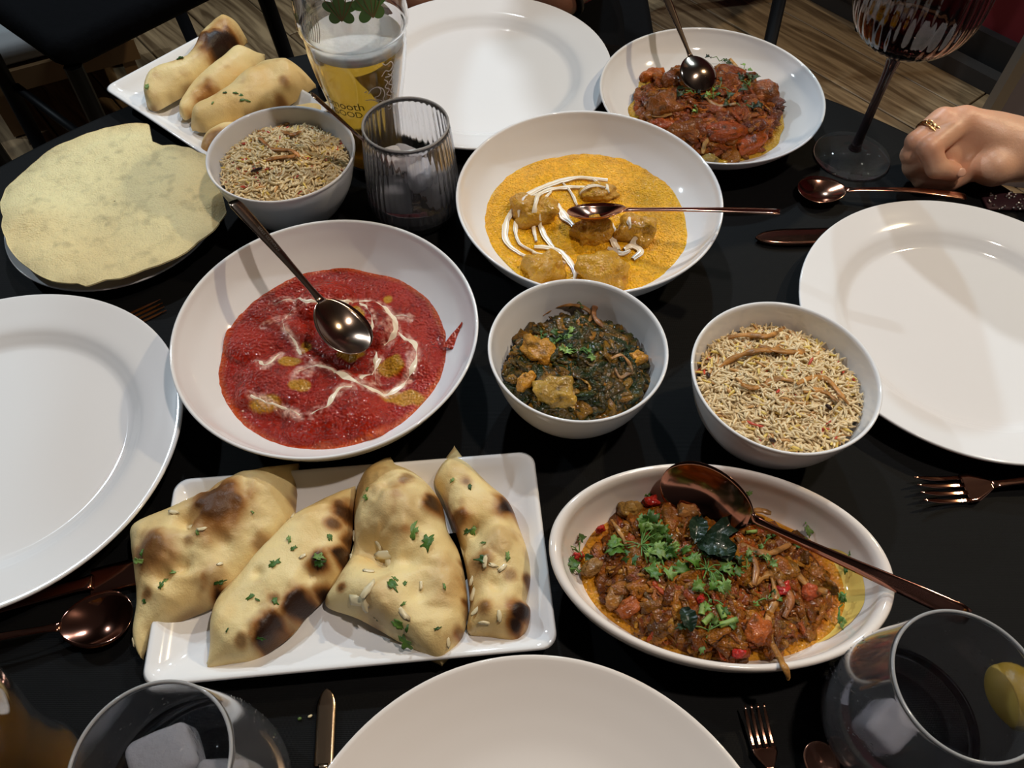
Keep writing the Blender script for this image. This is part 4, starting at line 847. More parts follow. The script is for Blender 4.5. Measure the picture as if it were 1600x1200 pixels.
# fried onion strands
def onion(zf, path, r, seed, label, group, c=(0.34, 0.15, 0.035), h0=0.03, lift=0.003, flat=0.4):
    P = np.array([place_on(zf, x, y, h0, lift+0.002*math.sin(i*1.7+seed)) for i, (x, y) in enumerate(path)]); P = resamp(smoothprof(P, 6), 10+4*len(path))
    n = len(P); rad = r*(0.65+0.5*fbm(np.c_[P[:, :2], np.full(n, seed)], 220, 2, seed)+0.3*np.sin(np.linspace(0, 3.14, n)))
    v, f = tube(P, np.clip(rad, r*0.35, r*1.5), 8, flat); n_ = fbm(v, 260, 2, seed)[:, None]
    add('fried_onion', v, f, m_onion, cols=np.clip(np.array(c)*(1+0.9*n_), 0.01, 1), label=label, cat='onion', group=group)
GO = 'fried onion strands in the oval dish'
onion(z_ov, [(1205, 900), (1212, 935), (1200, 965), (1205, 1000), (1222, 1035)], 0.0026, 1, 'long fried onion strand running down to the front rim', GO)
# the end of that strand hangs over the rim
p0 = place_on(z_ov, 1218, 1028, 0.03, 0.004); v, f = tube(resamp(smoothprof([p0, W(1224, 1038, 0.0465), W(1230, 1050, 0.046), W(1232, 1058, 0.040)], 5), 14), 0.0022, 8, 0.5)
add('fried_onion', v, f, m_onion, cols=np.clip(np.array((0.34, 0.16, 0.04))*(1+0.9*fbm(v, 260, 2, 3)[:, None]), 0, 1), label='fried onion end hanging over the front rim of the oval dish', cat='onion', group=GO)
onion(z_ov, [(1172, 915), (1200, 898), (1240, 895), (1262, 915), (1292, 925)], 0.0026, 2, 'fried onion strand arching to the right', GO)
onion(z_ov, [(1150, 838), (1165, 855), (1200, 865), (1235, 850)], 0.0024, 3, 'fried onion strand right of the curry leaves', GO, (0.28, 0.12, 0.03))
onion(z_ov, [(1152, 840), (1180, 880), (1178, 915)], 0.0022, 4, 'fried onion strand bending down beside the leaves', GO, (0.28, 0.11, 0.03))
onion(z_ov, [(1160, 802), (1185, 797), (1205, 802)], 0.0022, 5, 'short fried onion strand at the back', GO, (0.30, 0.14, 0.04))
onion(z_ov, [(955, 812), (968, 830), (978, 850)], 0.0018, 6, 'short fried onion strand at the left', GO, (0.34, 0.17, 0.05))
onion(z_ov, [(1215, 905), (1235, 935), (1225, 965)], 0.0024, 7, 'short fried onion strand beside the long one', GO, (0.26, 0.09, 0.025))
GS = 'fried onion strands on the spinach curry'
onion(z_sp, [(848, 492), (870, 478), (905, 478), (925, 492), (915, 508)], 0.0020, 11, 'fried onion strand curling at the back of the spinach curry', GS, (0.30, 0.14, 0.04), 0.045)
onion(z_sp, [(932, 470), (928, 492), (940, 508), (955, 515)], 0.0022, 12, 'upright fried onion strand at the back right of the spinach curry', GS, (0.22, 0.09, 0.03), 0.045)
onion(z_sp, [(955, 560), (972, 555), (985, 575), (970, 590), (960, 575)], 0.0020, 13, 'looped fried onion strand at the right of the spinach curry', GS, (0.30, 0.15, 0.05), 0.045)
onion(z_sp, [(898, 612), (890, 628), (900, 640)], 0.0016, 14, 'pale onion strand at the front of the spinach curry', GS, (0.40, 0.24, 0.08), 0.045)
GM = 'fried onion strands on the tomato masala'
onion(z_ms, [(1140, 92), (1150, 105), (1145, 122)], 0.0034, 21, 'broad pale onion strand behind the leaves of the tomato masala', GM, (0.40, 0.22, 0.06))
onion(z_ms, [(1100, 150), (1120, 165), (1150, 162)], 0.0028, 22, 'golden onion strand in the middle of the tomato masala', GM, (0.42, 0.22, 0.06))
onion(z_ms, [(1110, 200), (1102, 220), (1098, 240)], 0.0028, 23, 'golden onion strand at the front of the tomato masala', GM, (0.42, 0.22, 0.06))
onion(z_ms, [(1010, 178), (1030, 182), (1050, 178)], 0.0024, 24, 'thin onion strand at the left of the tomato masala', GM, (0.40, 0.20, 0.06))
onion(z_ms, [(1175, 140), (1190, 132), (1198, 145)], 0.0026, 25, 'thin onion strand at the right of the tomato masala', GM, (0.38, 0.18, 0.05))

# ------------------------------------------------------------------ rice
def rice(cxy, R, level, dome, n, seed, label, tint):
    rs = np.random.RandomState(seed); mb = MB()
    def zf(x, y, s=None):
        P = xyz(x, y); r = np.hypot(x-cxy[0], y-cxy[1])/R
        z = ZT+level+dome*np.clip(1-r**2, 0, 1)+0.003*fbm(P, 55, 2, seed)
        if s is not None: z = z-0.003*sstep(0.9, 1, s)
        return z
    v, f, _ = radial(cxy, oval_pts(cxy, R*0.985, R*0.985, 0, 60, 0.004, 1), lambda x, y, s: zf(x, y, s)-0.0015, None, 20, 60); mb.put(v, f, np.array([0.58, 0.42, 0.20]))
    sg = 6; st = np.array([0, 0.08, 0.3, 0.6, 0.88, 1.0]); rr = np.array([0.15, 0.62, 1, 1, 0.66, 0.15]); th = np.linspace(0, 2*math.pi, sg, endpoint=False)
    gf = gridf(len(st), sg, wv=True)+[list(range(sg))[::-1], [(len(st)-1)*sg+i for i in range(sg)]]
    for k in range(n):
        a = rs.uniform(0, 6.283); r = R*math.sqrt(rs.uniform(0, 1.0)); x, y = cxy[0]+r*math.cos(a), cxy[1]+r*math.sin(a); z = float(ZT+level+dome*(1-(r/R)**2))
        L = rs.uniform(0.0065, 0.0110); ra = rs.uniform(0.00085, 0.00110); bend = rs.uniform(-0.0012, 0.0012)
        loc = np.stack([np.repeat((st-0.5)*L, sg), np.tile(np.cos(th), 6)*np.repeat(rr*ra, sg)+np.repeat(bend*4*st*(1-st), sg), np.tile(np.sin(th), 6)*np.repeat(rr*ra, sg)], -1)
        m3 = Matrix.Rotation(rs.uniform(0, 6.28), 3, 'Z') @ Matrix.Rotation(rs.normal()*0.30, 3, 'Y') @ Matrix.Rotation(rs.uniform(0, 6.28), 3, 'X')
        v = loc@np.array(m3).T+[x, y, z]
        u = rs.uniform()
        c = np.array([0.80, 0.63, 0.36])*rs.uniform(0.85, 1.12) if u > 0.12 else (np.array([0.80, 0.58, 0.14]) if u > 0.05 else (np.array([0.62, 0.33, 0.12]) if u > 0.015 else np.array([0.55, 0.06, 0.03])))
        c = c*tint; v[:, 2] += rs.uniform(-0.002, 0.0012); mb.put(v, gf, c)
    # lift by the noise of the heap
    VV = mb.V(); nb = len(v)
    k0 = 20*60; VV[k0:, 2] += 0.003*fbm(xyz(VV[k0:, 0], VV[k0:, 1]), 55, 2, seed)
    add('rice', VV, mb.f, m_rice, cols=mb.C(), label=label, cat='rice', kind='stuff')
    return zf
z_rR = rice(C_rR, 0.0542, 0.0500, 0.012, 2500, 31, 'pilau rice with yellow and red grains filling the right small bowl', np.array([1, 0.97, 0.95]))
z_rL = rice((C_rL[0], C_rL[1]), 0.0528, 0.0500, 0.016, 2300, 32, 'pilau rice filling the small bowl at the left, under fried onions', np.array([0.97, 0.95, 0.90]))
GR = 'fried onion strands on the right rice bowl'
for k, p in enumerate([([(1122, 575), (1145, 560), (1180, 548), (1215, 545), (1230, 525)], 'fried onion strand along the back left of the right rice'), ([(1135, 528), (1165, 523), (1200, 525), (1225, 512)], 'fried onion strand at the very back of the right rice'), ([(1185, 540), (1215, 548), (1245, 550), (1268, 546)], 'fried onion strand behind the middle of the right rice'), ([(1158, 600), (1180, 606), (1215, 592), (1240, 595)], 'fried onion strand across the middle of the right rice'), ([(1245, 600), (1268, 590), (1295, 595), (1318, 622), (1325, 630)], 'fried onion strand arching at the front right of the right rice'), ([(1255, 612), (1285, 610), (1310, 628)], 'second fried onion strand under the front right arch')]):
    onion(z_rR, p[0], 0.0023, 30+k, p[1], GR, (0.42, 0.19, 0.05), 0.055, 0.0030)
GR = 'fried onion strands on the left rice bowl'
for k, p in enumerate([([(402, 205), (425, 203), (455, 190)], 'fried onion strand at the back of the left rice'), ([(405, 215), (425, 232), (455, 235), (468, 245)], 'fried onion strand in the middle of the left rice'), ([(395, 258), (425, 248), (462, 244)], 'fried onion strand in front of the middle of the left rice'), ([(432, 200), (455, 210), (470, 205)], 'short fried onion strand at the back right of the left rice')]):
    onion(z_rL, p[0], 0.0022, 40+k, p[1], GR, (0.36, 0.15, 0.04), 0.055, 0.0030)
for k, (zf, x0, y0, x1, y1, lb) in enumerate([(z_rR, 1105, 582, 1108, 590, 'dark cumin seed at the left of the right rice'), (z_rR, 1202, 686, 1212, 690, 'dark clove at the front of the right rice'), (z_rR, 1290, 632, 1300, 640, 'dark clove at the right of the right rice'), (z_rL, 392, 268, 410, 262, 'dark clove at the front left of the left rice')]):
    a = place_on(zf, x0, y0, 0.055, 0.003); b = place_on(zf, x1, y1, 0.055, 0.003); v, f = tube(resamp(np.array([a, b]), 6), [0.0006, 0.0012, 0.0014, 0.0014, 0.0011, 0.0006], 8)
    add('clove', v, f, m_onion, cols=np.tile((0.03, 0.012, 0.008), (len(v), 1)), label=lb, cat='spice')

# ------------------------------------------------------------------ cutlery
def sweep(xs, w_, zc, cup, th, nv=11):
    """xs stations; w_ half width; zc centre height; cup depth across; th thickness"""
    u = np.linspace(-1, 1, nv); X = np.repeat(xs[:, None], nv, 1); Y = w_[:, None]*u; Z = zc[:, None]-cup[:, None]*(1-u**2)
    top = np.stack([X, Y, Z], -1).reshape(-1, 3); bot = np.stack([X, Y*1.0, Z-th[:, None]*(1-0.6*u**4)], -1).reshape(-1, 3); n = len(xs); k = n*nv
    F = gridf(n, nv)+[[a+k for a in q][::-1] for q in gridf(n, nv)]
    for i in range(n-1): F += [[i*nv, k+i*nv, k+(i+1)*nv, (i+1)*nv], [i*nv+nv-1, (i+1)*nv+nv-1, k+(i+1)*nv+nv-1, k+i*nv+nv-1]]
    F += [[j, j+1, k+j+1, k+j] for j in range(nv-1)]+[[(n-1)*nv+j, k+(n-1)*nv+j, k+(n-1)*nv+j+1, (n-1)*nv+j+1] for j in range(nv-1)]
    return np.r_[top, bot], F
def frame(p0, p1, roll, L, root):            # local x from p0 to p1
    p0 = Vector(p0); d = (Vector(p1)-p0); s = d.length/L; x = d.normalized(); z = Vector((0, 0, 1)); y = z.cross(x).normalized(); z = x.cross(y)
    m3 = Matrix((x, y, z)).transposed() @ Matrix.Rotation(roll, 3, 'X')
    root.matrix_world = Matrix.Translation(p0) @ m3.to_4x4() @ Matrix.Scale(s, 4)
_spoon = {}
def spoon(p0, p1, label, mat, roll=0.0, bw=0.026, bl=0.060, arch=0.006, group=None, L=0.19):
    root = thing('spoon', (0, 0, 0), label, 'spoon', group)
    a = np.linspace(0, math.pi, 22); xs = bl*(1-np.cos(a))/2; t = xs/bl
    wd = bw*np.sqrt(np.clip(1-(2*t-1)**2, 0, 1))*(1.04-0.20*t); wd = np.maximum(wd, 0.0004+0.003*(t > 0.5)*t)
    zc = 0.004*(1-np.sin(np.pi*t)**0.5)*0+0.0025*(t**2); cup = 0.0085*np.sin(np.pi*np.clip(t, 0.02, 0.98))**0.8*(wd/bw)
    v, f = sweep(xs, wd, zc+0.0095, cup, np.full(22, 0.0011)); addl('spoon_bowl', v, f, mat, root)
    hx = np.linspace(bl-0.002, L, 26); s = (hx-hx[0])/(hx[-1]-hx[0])
    hw = np.interp(s, [0, 0.05, 0.12, 0.35, 0.8, 0.96, 1.0], [0.0046, 0.0034, 0.0028, 0.0034, 0.0058, 0.0060, 0.0046])
    hz = 0.0118+arch*np.sin(np.pi*np.clip(s*0.9, 0, 1))+0.001*s; v, f = sweep(hx, hw, hz, np.full(26, -0.0006), np.interp(s, [0, 0.2, 1], [0.0026, 0.0024, 0.0018]), 7); addl('handle', v, f, mat, root)
    frame(p0, p1, roll, L, root); return root
sp1 = spoon(W(564, 558, 0.032), W(360, 330, 0.080), 'bronze serving spoon resting in the red curry, its handle over the rim', m_bronze, 0.30, bw=0.0245, bl=0.056, arch=0.001, L=0.172)
sp2 = spoon(W(888, 344, 0.033), W(1217, 354, 0.070), 'bronze serving spoon lying in the yellow curry, handle to the right', m_copper, -0.35, bw=0.019, bl=0.052, arch=0.001, L=0.178)
sp3 = spoon(W(1106, 136, 0.042), W(1044, -18, 0.088), 'bronze spoon with its bowl face down on the tomato masala', m_bronze, math.pi, bw=0.028, bl=0.056, arch=0.0, L=0.155)
sp4 = spoon(W(1040, 738, 0.036), W(1512, 944, 0.047), 'copper serving spoon in the oval dish, handle over the right rim', m_copper_darkrefl, 1.05, bw=0.0245, bl=0.062, arch=0.0, L=0.19)
sp5 = spoon(W(672, 330, 0.010), W(474, 159, 0.120), 'dark spoon leaning in the ribbed tumbler, handle over the left rice bowl', m_bronze, 0.3, bw=0.016, bl=0.045, arch=0.0, L=0.19)
sp6 = spoon(W(1243, 303, 0.002), W(1500, 322, 0.002), 'copper spoon lying behind the right dinner plate', m_copper, 0.0, bw=0.0245, bl=0.055, L=0.19)
sp7 = spoon(W(214, 962, 0.002), W(-150, 1040, 0.002), 'copper spoon below the left dinner plate, bowl to the right', m_copper_darkrefl, 0.0, bw=0.0265, bl=0.060, L=0.19)
sp8 = spoon(W(1272, 1160, 0.006), W(1340, 1420, 0.006), 'copper spoon whose tip shows at the bottom edge, left of the near right tumbler', m_copper, 0.0, bw=0.025, bl=0.055, L=0.19)
sp9 = spoon(W(494, 92, 0.016), W(522, 215, 0.010), 'copper spoon standing on edge behind the beer glass', m_copper, -0.9, bw=0.016, bl=0.05, L=0.16)
# engraved word on the handle
def text_mesh(s, size):
    cu = bpy.data.curves.new('lettering', 'FONT'); cu.body = s; cu.size = size; cu.align_x = 'CENTER'; cu.align_y = 'CENTER'
    ob = bpy.data.objects.new('lettering', cu); col.objects.link(ob); dg = bpy.context.evaluated_depsgraph_get(); me = ob.evaluated_get(dg).to_mesh()
    v = np.array([tuple(p.co) for p in me.vertices]); f = [list(p.vertices) for p in me.polygons]
    ob.evaluated_get(dg).to_mesh_clear(); bpy.data.objects.remove(ob); bpy.data.curves.remove(cu); return v, f
tv, tf = text_mesh('STAINLESS STEEL', 0.0038)
tv = np.c_[tv[:, 0]+0.125, tv[:, 1], np.full(len(tv), 0.0155)]
addl('engraving', tv, tf, m_silver, sp1, smooth=False)

def fork(p0, p1, label, mat, roll=0.0, flat=1.0, L=0.19):
    root = thing('fork', (0, 0, 0), label, 'fork')
    tl, hl = 0.044, 0.066
    for k in range(4):
        y = (k-1.5)*0.0074; xs = np.linspace(0, tl, 10); s = xs/tl
        v, f = sweep(xs, 0.0006+0.0013*np.minimum(1, s*3), 0.013-0.010*np.sin(np.pi*0.5*(s+0.15)), np.zeros(10), np.full(10, 0.0014), 5); v[:, 1] += y*(0.92+0.08*s.repeat(1).mean()); addl('tine', v, f, mat, root)
    xs = np.linspace(tl-0.001, hl, 12); s = (xs-xs[0])/(hl-tl)
    zz = 0.013-0.010*np.sin(np.pi*0.5*np.clip(1.15-0*s, 0, 1.15))+0.004*s
    v, f = sweep(xs, np.interp(s, [0, 0.3, 0.7, 1], [0.0132, 0.0132, 0.008, 0.0036]), zz-0.0, np.interp(s, [0, 1], [0.0006, 0.0]), np.full(12, 0.0015), 9); addl('fork_head', v, f, mat, root)
    hx = np.linspace(hl-0.001, L, 22); s = (hx-hx[0])/(hx[-1]-hx[0]); hw = np.interp(s, [0, 0.1, 0.35, 0.8, 0.96, 1], [0.0036, 0.0030, 0.0034, 0.0058, 0.006, 0.0044])
    v, f = sweep(hx, hw, zz[-1]+0.005*np.sin(np.pi*np.clip(s*0.9, 0, 1)), np.full(22, -0.0005), np.full(22, 0.002), 7); addl('handle', v, f, mat, root)
    for c_ in root.children:
        if flat != 1: c_.scale = (1, 1, flat)
    frame(p0, p1, roll, L, root); return root
fork(W(1428, 772, 0.001), W(1765, 745, 0.002), 'copper fork lying below the right dinner plate', m_copper)
fork(W(256, 477, 0.0004), W(8, 590, 0.0002), 'copper fork whose tines peek out behind the left dinner plate', m_copper, flat=0.12)
fork(W(1175, 1103, 0.004), W(1260, 1420, 0.004), 'dark copper fork pointing up at the bottom edge, right of the near plate', m_copper, L=0.19)
def knife(p0, p1, label, mat, serr=False, L=0.20, bw=0.009, flip=1):
    root = thing('knife', (0, 0, 0), label, 'knife'); bl = 0.10
    xs = np.linspace(0, bl, 90 if serr else 30); s = xs/bl; wd = bw*np.clip(1-(1-np.clip(s/0.28, 0, 1))**2, 0.0, 1)**0.55+0.0003
    u = np.linspace(-1, 1, 7); X = np.repeat(xs[:, None], 7, 1); Y = wd[:, None]*u*flip
    if serr: Y[:, 6] += flip*0.0009*(np.arange(90) % 2)*(s > 0.06)
    Z = 0.0030+0.0009*(1-np.maximum(u, 0)**1.5)+0*X; n = len(xs); top = np.stack([X, Y, Z], -1).reshape(-1, 3); bot = top.copy(); bot[:, 2] = 0.0022-(np.tile(1-np.maximum(u, 0)**1.5, n))*0.0006; k = n*7
    F = gridf(n, 7)+[[a+k for a in q][::-1] for q in gridf(n, 7)]
    for i in range(n-1): F += [[i*7, k+i*7, k+(i+1)*7, (i+1)*7], [i*7+6, (i+1)*7+6, k+(i+1)*7+6, k+i*7+6]]
    addl('blade', np.r_[top, bot], F, mat, root)
    hx = np.linspace(bl-0.002, L, 20); s = (hx-hx[0])/(hx[-1]-hx[0]); v, f = sweep(hx, np.interp(s, [0, 0.1, 0.9, 1], [0.007, 0.0055, 0.0075, 0.006]), np.full(20, 0.006), np.full(20, -0.0008), np.full(20, 0.0055), 7); addl('handle', v, f, mat, root)
    frame(p0, p1, 0, L, root); return root
knife(W(1179, 375, 0.001), W(1560, 365, 0.001), 'copper table knife half hidden under the right dinner plate', m_copper, bw=0.0085)
knife(W(330, 866, 0.001), W(-70, 968, 0.001), 'copper knife between the left dinner plate and the naan plate', m_copper_darkrefl, bw=0.0125, L=0.21)
knife(W(512, 1077, 0.002), W(500, 1330, 0.002), 'gold serrated knife standing out at the bottom edge, left of the near plate', m_gold, serr=True, L=0.20, bw=0.0125, flip=1)

# ------------------------------------------------------------------ glasses
def glass_shell(outer, th, base_th, seg=96, rmod=None):
    o = smoothprof(outer, 6); i = [(max(r-th, 0.001), z) for r, z in o if z > base_th][::-1]
    pr = [(0.001, 0.0)]+[tuple(p) for p in o]+[(o[-1][0]-th*0.5, o[-1][1]+th*0.4)]+i+[(0.001, base_th)]
    return lathe(pr, seg, rmod=rmod), i
def liquid(inner, z0, z1, gap=0.0006, seg=72):
    I = np.array(inner)[::-1]; zs = np.linspace(z0, z1, 16); rr = np.interp(zs, I[:, 1], I[:, 0])-gap
    pr = [(0.001, z0)]+list(zip(rr, zs))+[(0.001, z1)]; return lathe(pr, seg)
def icecube(p, s, rz, rx, seed, label, group, m=None):
    v, f = blob((0, 0, 0), (s, s*0.9, s*0.8), 0, seed, 0.08, 1.5, 0.38, 28, 18)
    m3 = np.array(Matrix.Rotation(rz, 3, 'Z') @ Matrix.Rotation(rx, 3, 'X')); add('ice_cube', v@m3.T+np.array(p), f, m or m_ice, label=label, cat='ice', group=group)
# ribbed tumbler at the back
T1 = np.array([-0.0884, 0.5427])
t = thing('tumbler', (T1[0], T1[1], ZT), 'ribbed clear tumbler of iced water in front of the beer glass', 'glass')
rib = lambda th_, z: 1+0.010*np.sin(th_*44)*((z > 0.012) & (z < 0.0895))*1.0
(v, f), inn = glass_shell([(0.030, 0.0), (0.037, 0.002), (0.0402, 0.012), (0.0405, 0.025), (0.0388, 0.055), (0.0355, 0.0905)], 0.0016, 0.007, 352, rib); addl('glass_wall', v, f, m_mist, t); v, f = torus((0, 0, 0.0908), (0, 0, 1), 0.0348, 0.0010, 96, 8); addl('rim', v, f, m_rim_glint, t)
v, f = liquid(inn, 0.0078, 0.040, 0.0012); addl('water', v, f, m_water, t)
for k, (dx, dy, dz, s) in enumerate([(-0.013, -0.008, 0.025, 0.0125), (0.014, 0.002, 0.024, 0.013), (-0.004, 0.014, 0.045, 0.012), (0.010, -0.012, 0.048, 0.0125), (-0.014, 0.002, 0.052, 0.0105)]):
    icecube((T1[0]+dx, T1[1]+dy, ZT+dz), s, k*1.3, 0.4*k, 600+k, ['ice cube at the front left bottom of the ribbed tumbler', 'ice cube at the right bottom of the ribbed tumbler', 'upper ice cube at the back of the ribbed tumbler', 'upper ice cube at the front right of the ribbed tumbler', 'topmost ice cube at the left of the ribbed tumbler'][k], 'ice cubes in the ribbed tumbler', m_ice2)
# near left tumbler
T2 = W(235, 1190, 0.105)[:2]; T2 = np.array([-0.1622, 0.0640])
t = thing('tumbler', (T2[0], T2[1], ZT), 'clear rounded tumbler of iced water at the bottom left corner area', 'glass')
TU = [(0.028, 0.0), (0.036, 0.002), (0.0425, 0.012), (0.0450, 0.030), (0.0440, 0.055), (0.0395, 0.085), (0.0365, 0.1060)]
(v, f), inn = glass_shell(TU, 0.0015, 0.008, 96); addl('glass_wall', v, f, m_mist, t); v, f = torus((0, 0, 0.1062), (0, 0, 1), 0.0358, 0.0009, 96, 8); addl('rim', v, f, m_rim_glint, t)
v, f = liquid(inn, 0.0088, 0.048, 0.0012); addl('water', v, f, m_water, t)
for k, (dx, dy, dz, s) in enumerate([(-0.012, 0.010, 0.055, 0.0155), (0.016, -0.004, 0.054, 0.014), (-0.008, -0.014, 0.030, 0.014)]):
    icecube((T2[0]+dx, T2[1]+dy, ZT+dz), s, 0.5+k*1.1, 0.3*k, 620+k, ['largest ice cube, left in the near left tumbler', 'ice cube at the right of the near left tumbler', 'sunken ice cube at the bottom of the near left tumbler'][k], 'ice cubes in the near left tumbler')
# near right tumbler
T3 = np.array([0.2235, 0.1035])
t = thing('tumbler', (T3[0], T3[1], ZT), 'clear rounded tumbler with a lemon wedge, bottom right', 'glass')
tumbler_near_right = t
(v, f), inn = glass_shell(TU, 0.0015, 0.008, 96); v = v*[1.0, 1.0, 0.95]; addl('glass_wall', v, f, m_mist, t); v, f = torus((0, 0, 0.1009), (0, 0, 1), 0.0358, 0.0009, 96, 8); addl('rim', v, f, m_rim_glint, t)
v, f = liquid(inn, 0.0088, 0.022, 0.0012); addl('water', v, f, m_water, t)
icecube((T3[0]-0.012, T3[1]-0.004, ZT+0.024), 0.013, 0.7, 0.2, 640, 'ice cube in the near right tumbler, left of the lemon', None)
lw = W(1596, 1090, 0.060); t = thing('lemon_wedge', tuple(lw), 'yellow-green lemon wedge hooked over the right tumbler', 'lemon')
v, f = blob(lw, (0.014, 0.019, 0.013), 0.3, 5, 0.03, 1, 1.0, 36, 24); add('peel', v, f, m_lemon, t)
v, f = blob(lw+np.array([-0.0022, 0.0, -0.001]), (0.0136, 0.0186, 0.0126), 0.3, 5, 0.02, 1, 1.0, 36, 24); add('pith', v, f, m_pith, t)
def droplets(root, prof, n, seed, zs=1.0):
    rs_ = np.random.RandomState(seed); P_ = smoothprof(prof, 6); mb = MB()
    for k in range(n):
        z = rs_.uniform(0.006, 0.072); r_ = float(np.interp(z, P_[:, 1], P_[:, 0])); a = rs_.uniform(0, 6.283); q = rs_.uniform(0.0003, 0.0008)
        v, f = blob((r_*math.cos(a), r_*math.sin(a), z*zs), (q, q, q*0.9), 0, k, 0, p=1.0, nu=6, nv=5); mb.put(v, f)
    addl('condensation', mb.V(), mb.f, m_water, root, kind='stuff')
droplets(tumbler_near_right, TU, 420, 3, 0.95)
droplets([o for o in bpy.data.objects if o.name == 'tumbler.001'][0], TU, 320, 4)
# beer glass
BG = np.array([-0.1310, 0.6060])
BO = [(0.026, 0.0), (0.0300, 0.001), (0.0302, 0.010), (0.0285, 0.025), (0.0292, 0.045), (0.0325, 0.070), (0.0375, 0.095), (0.0412, 0.118), (0.0420, 0.130), (0.0425, 0.137), (0.0452, 0.143), (0.0445, 0.160), (0.0440, 0.185)]
def beer(loc, label, level=0.124, mat=m_beer, foam=True, s=1.0):
    t = thing('beer_glass', (*loc, ZT), label, 'glass')
    (v, f), inn = glass_shell(BO, 0.0020, 0.012, 96); addl('glass_wall', v*s, f, m_glass, t)
    v, f = liquid(inn, 0.0128, level, 0.0010); addl('beer', v*s, f, mat, t)
    if foam:
        r = float(np.interp(level+0.003, [p[0] for p in [(z, q) for q, z in BO]], [q for q, z in BO]))-0.0040
        v, f = lathe([(0.001, level+0.0003), (r, level+0.0003), (r+0.0005, level+0.006), (r-0.002, level+0.0075), (r*0.6, level+0.0055), (0.001, level+0.005)], 64); addl('foam', v*s, f, m_foam, t)
    return t
tb = beer(BG, 'printed pint glass of golden lager with foam at the far left of the table')
def brad(z): return float(np.interp(z, [q[1] for q in BO], [q[0] for q in BO]))+0.0004
def wrap(v, phi, z0):                        # local x along the circumference, y up -> on the glass
    r = np.array([brad(z0+y) for y in v[:, 1]])+0.00015; a = phi+v[:, 0]/r
    return np.c_[r*np.cos(a), r*np.sin(a), z0+v[:, 1]]
def stroke(pts, wd, phi, z0, nm, mat):
    P = resamp(smoothprof(np.array(pts, float), 6), 6*len(pts)); T = np.gradient(P, axis=0); T /= np.linalg.norm(T, axis=1)[:, None]+1e-9; N = np.c_[-T[:, 1], T[:, 0]]
    a = wrap(P+N*wd, phi, z0); b = wrap(P-N*wd, phi, z0); n = len(P); return np.r_[a, b], [[i, i+1, n+i+1, n+i] for i in range(n-1)]
PHI = math.radians(-78)
mb = MB()
sw = [[(-3, 8), (0, 12), (5, 13), (8, 9), (6, 4), (2, 3), (4, 0), (8, -3), (7, -8), (2, -9), (-1, -6)], [(6, 13), (10, 9), (11, 3), (9, -2), (12, -6), (9, -11), (4, -12)], [(-6, 2), (0, 1), (5, -3)], [(-4, 11), (-6, 10)], [(12, 18), (15, 14), (12, 10), (16, 6), (13, 2), (17, -2), (14, -6), (17, -10), (14, -15)], [(16, 22), (20, 17), (16, 12), (20, 8), (17, 3), (21, -2), (18, -8)], [(10, 22), (14, 26), (18, 24), (22, 28), (20, 32), (15, 31), (12, 34)], [(13, 20), (18, 19), (22, 23)]]
for p in sw: v, f = stroke([(x*0.001, y*0.001) for x, y in p], 0.00045, PHI+0.15, 0.092, '', None); mb.put(v, f)
addl('swirl_print', mb.V(), mb.f, m_print_w, tb)
v, f = text_mesh('Smooth', 0.0115); v = wrap(np.c_[v[:, :2], v[:, :1]*0], math.radians(-110), 0.086)
addl('lettering', v, f, m_print_d, tb, smooth=False, label='dark script word on the glass')
v, f = text_mesh('GOOD', 0.0090); v = wrap(np.c_[v[:, :2], v[:, :1]*0], math.radians(-109), 0.077)
addl('lettering', v, f, m_print_d, tb, smooth=False, label='dark capital letters on the glass')
for (cx, cz, s, ph) in ((0.002, 0.176, 0.019, -60), (0.0, 0.176, 0.017, -88), (0.0, 0.158, 0.009, -148)):
    n = 60; o_ = []
    for k in range(n):
        a = 2*math.pi*k/n; r = s*(0.55+0.45*abs(math.cos(2.5*(a-1.57)))); o_.append((cx+r*math.cos(a), r*math.sin(a)*0.9))
    o_ = np.array(o_+[(cx, 0)]); f = [[k, (k+1) % n, n] for k in range(n)]
    addl('leaf_print', wrap(o_*0.5 if s < 0.01 else o_*0.8, math.radians(ph), cz), f, m_print_g, tb)
    mb = MB(); 
    for q in range(-2, 3): v, f = stroke([(cx, -s*0.5), (cx+q*s*0.18, 0), (cx+q*s*0.34, s*0.55)], 0.0004, math.radians(ph), cz, '', None); mb.put(v*[1.004, 1.004, 1], f)
    addl('leaf_vein_print', mb.V(), mb.f, m_print_d, tb)
mb = MB()
for k in range(9):
    v, f = stroke([((k-4)*0.0016, -0.010), ((k-4)*0.0022, 0.0), ((k-4)*0.0016+0.002, 0.012)], 0.0003, math.radians(-124), 0.157, '', None); mb.put(v, f)
addl('hatch_print', mb.V(), mb.f, m_print_w, tb)
# amber drink at the bottom left corner: seen from above, its wide top out of frame
beer((-0.2660, 0.0720), 'amber drink in a curved glass at the bottom left corner', level=0.160, mat=m_amber, foam=False, s=1.0)
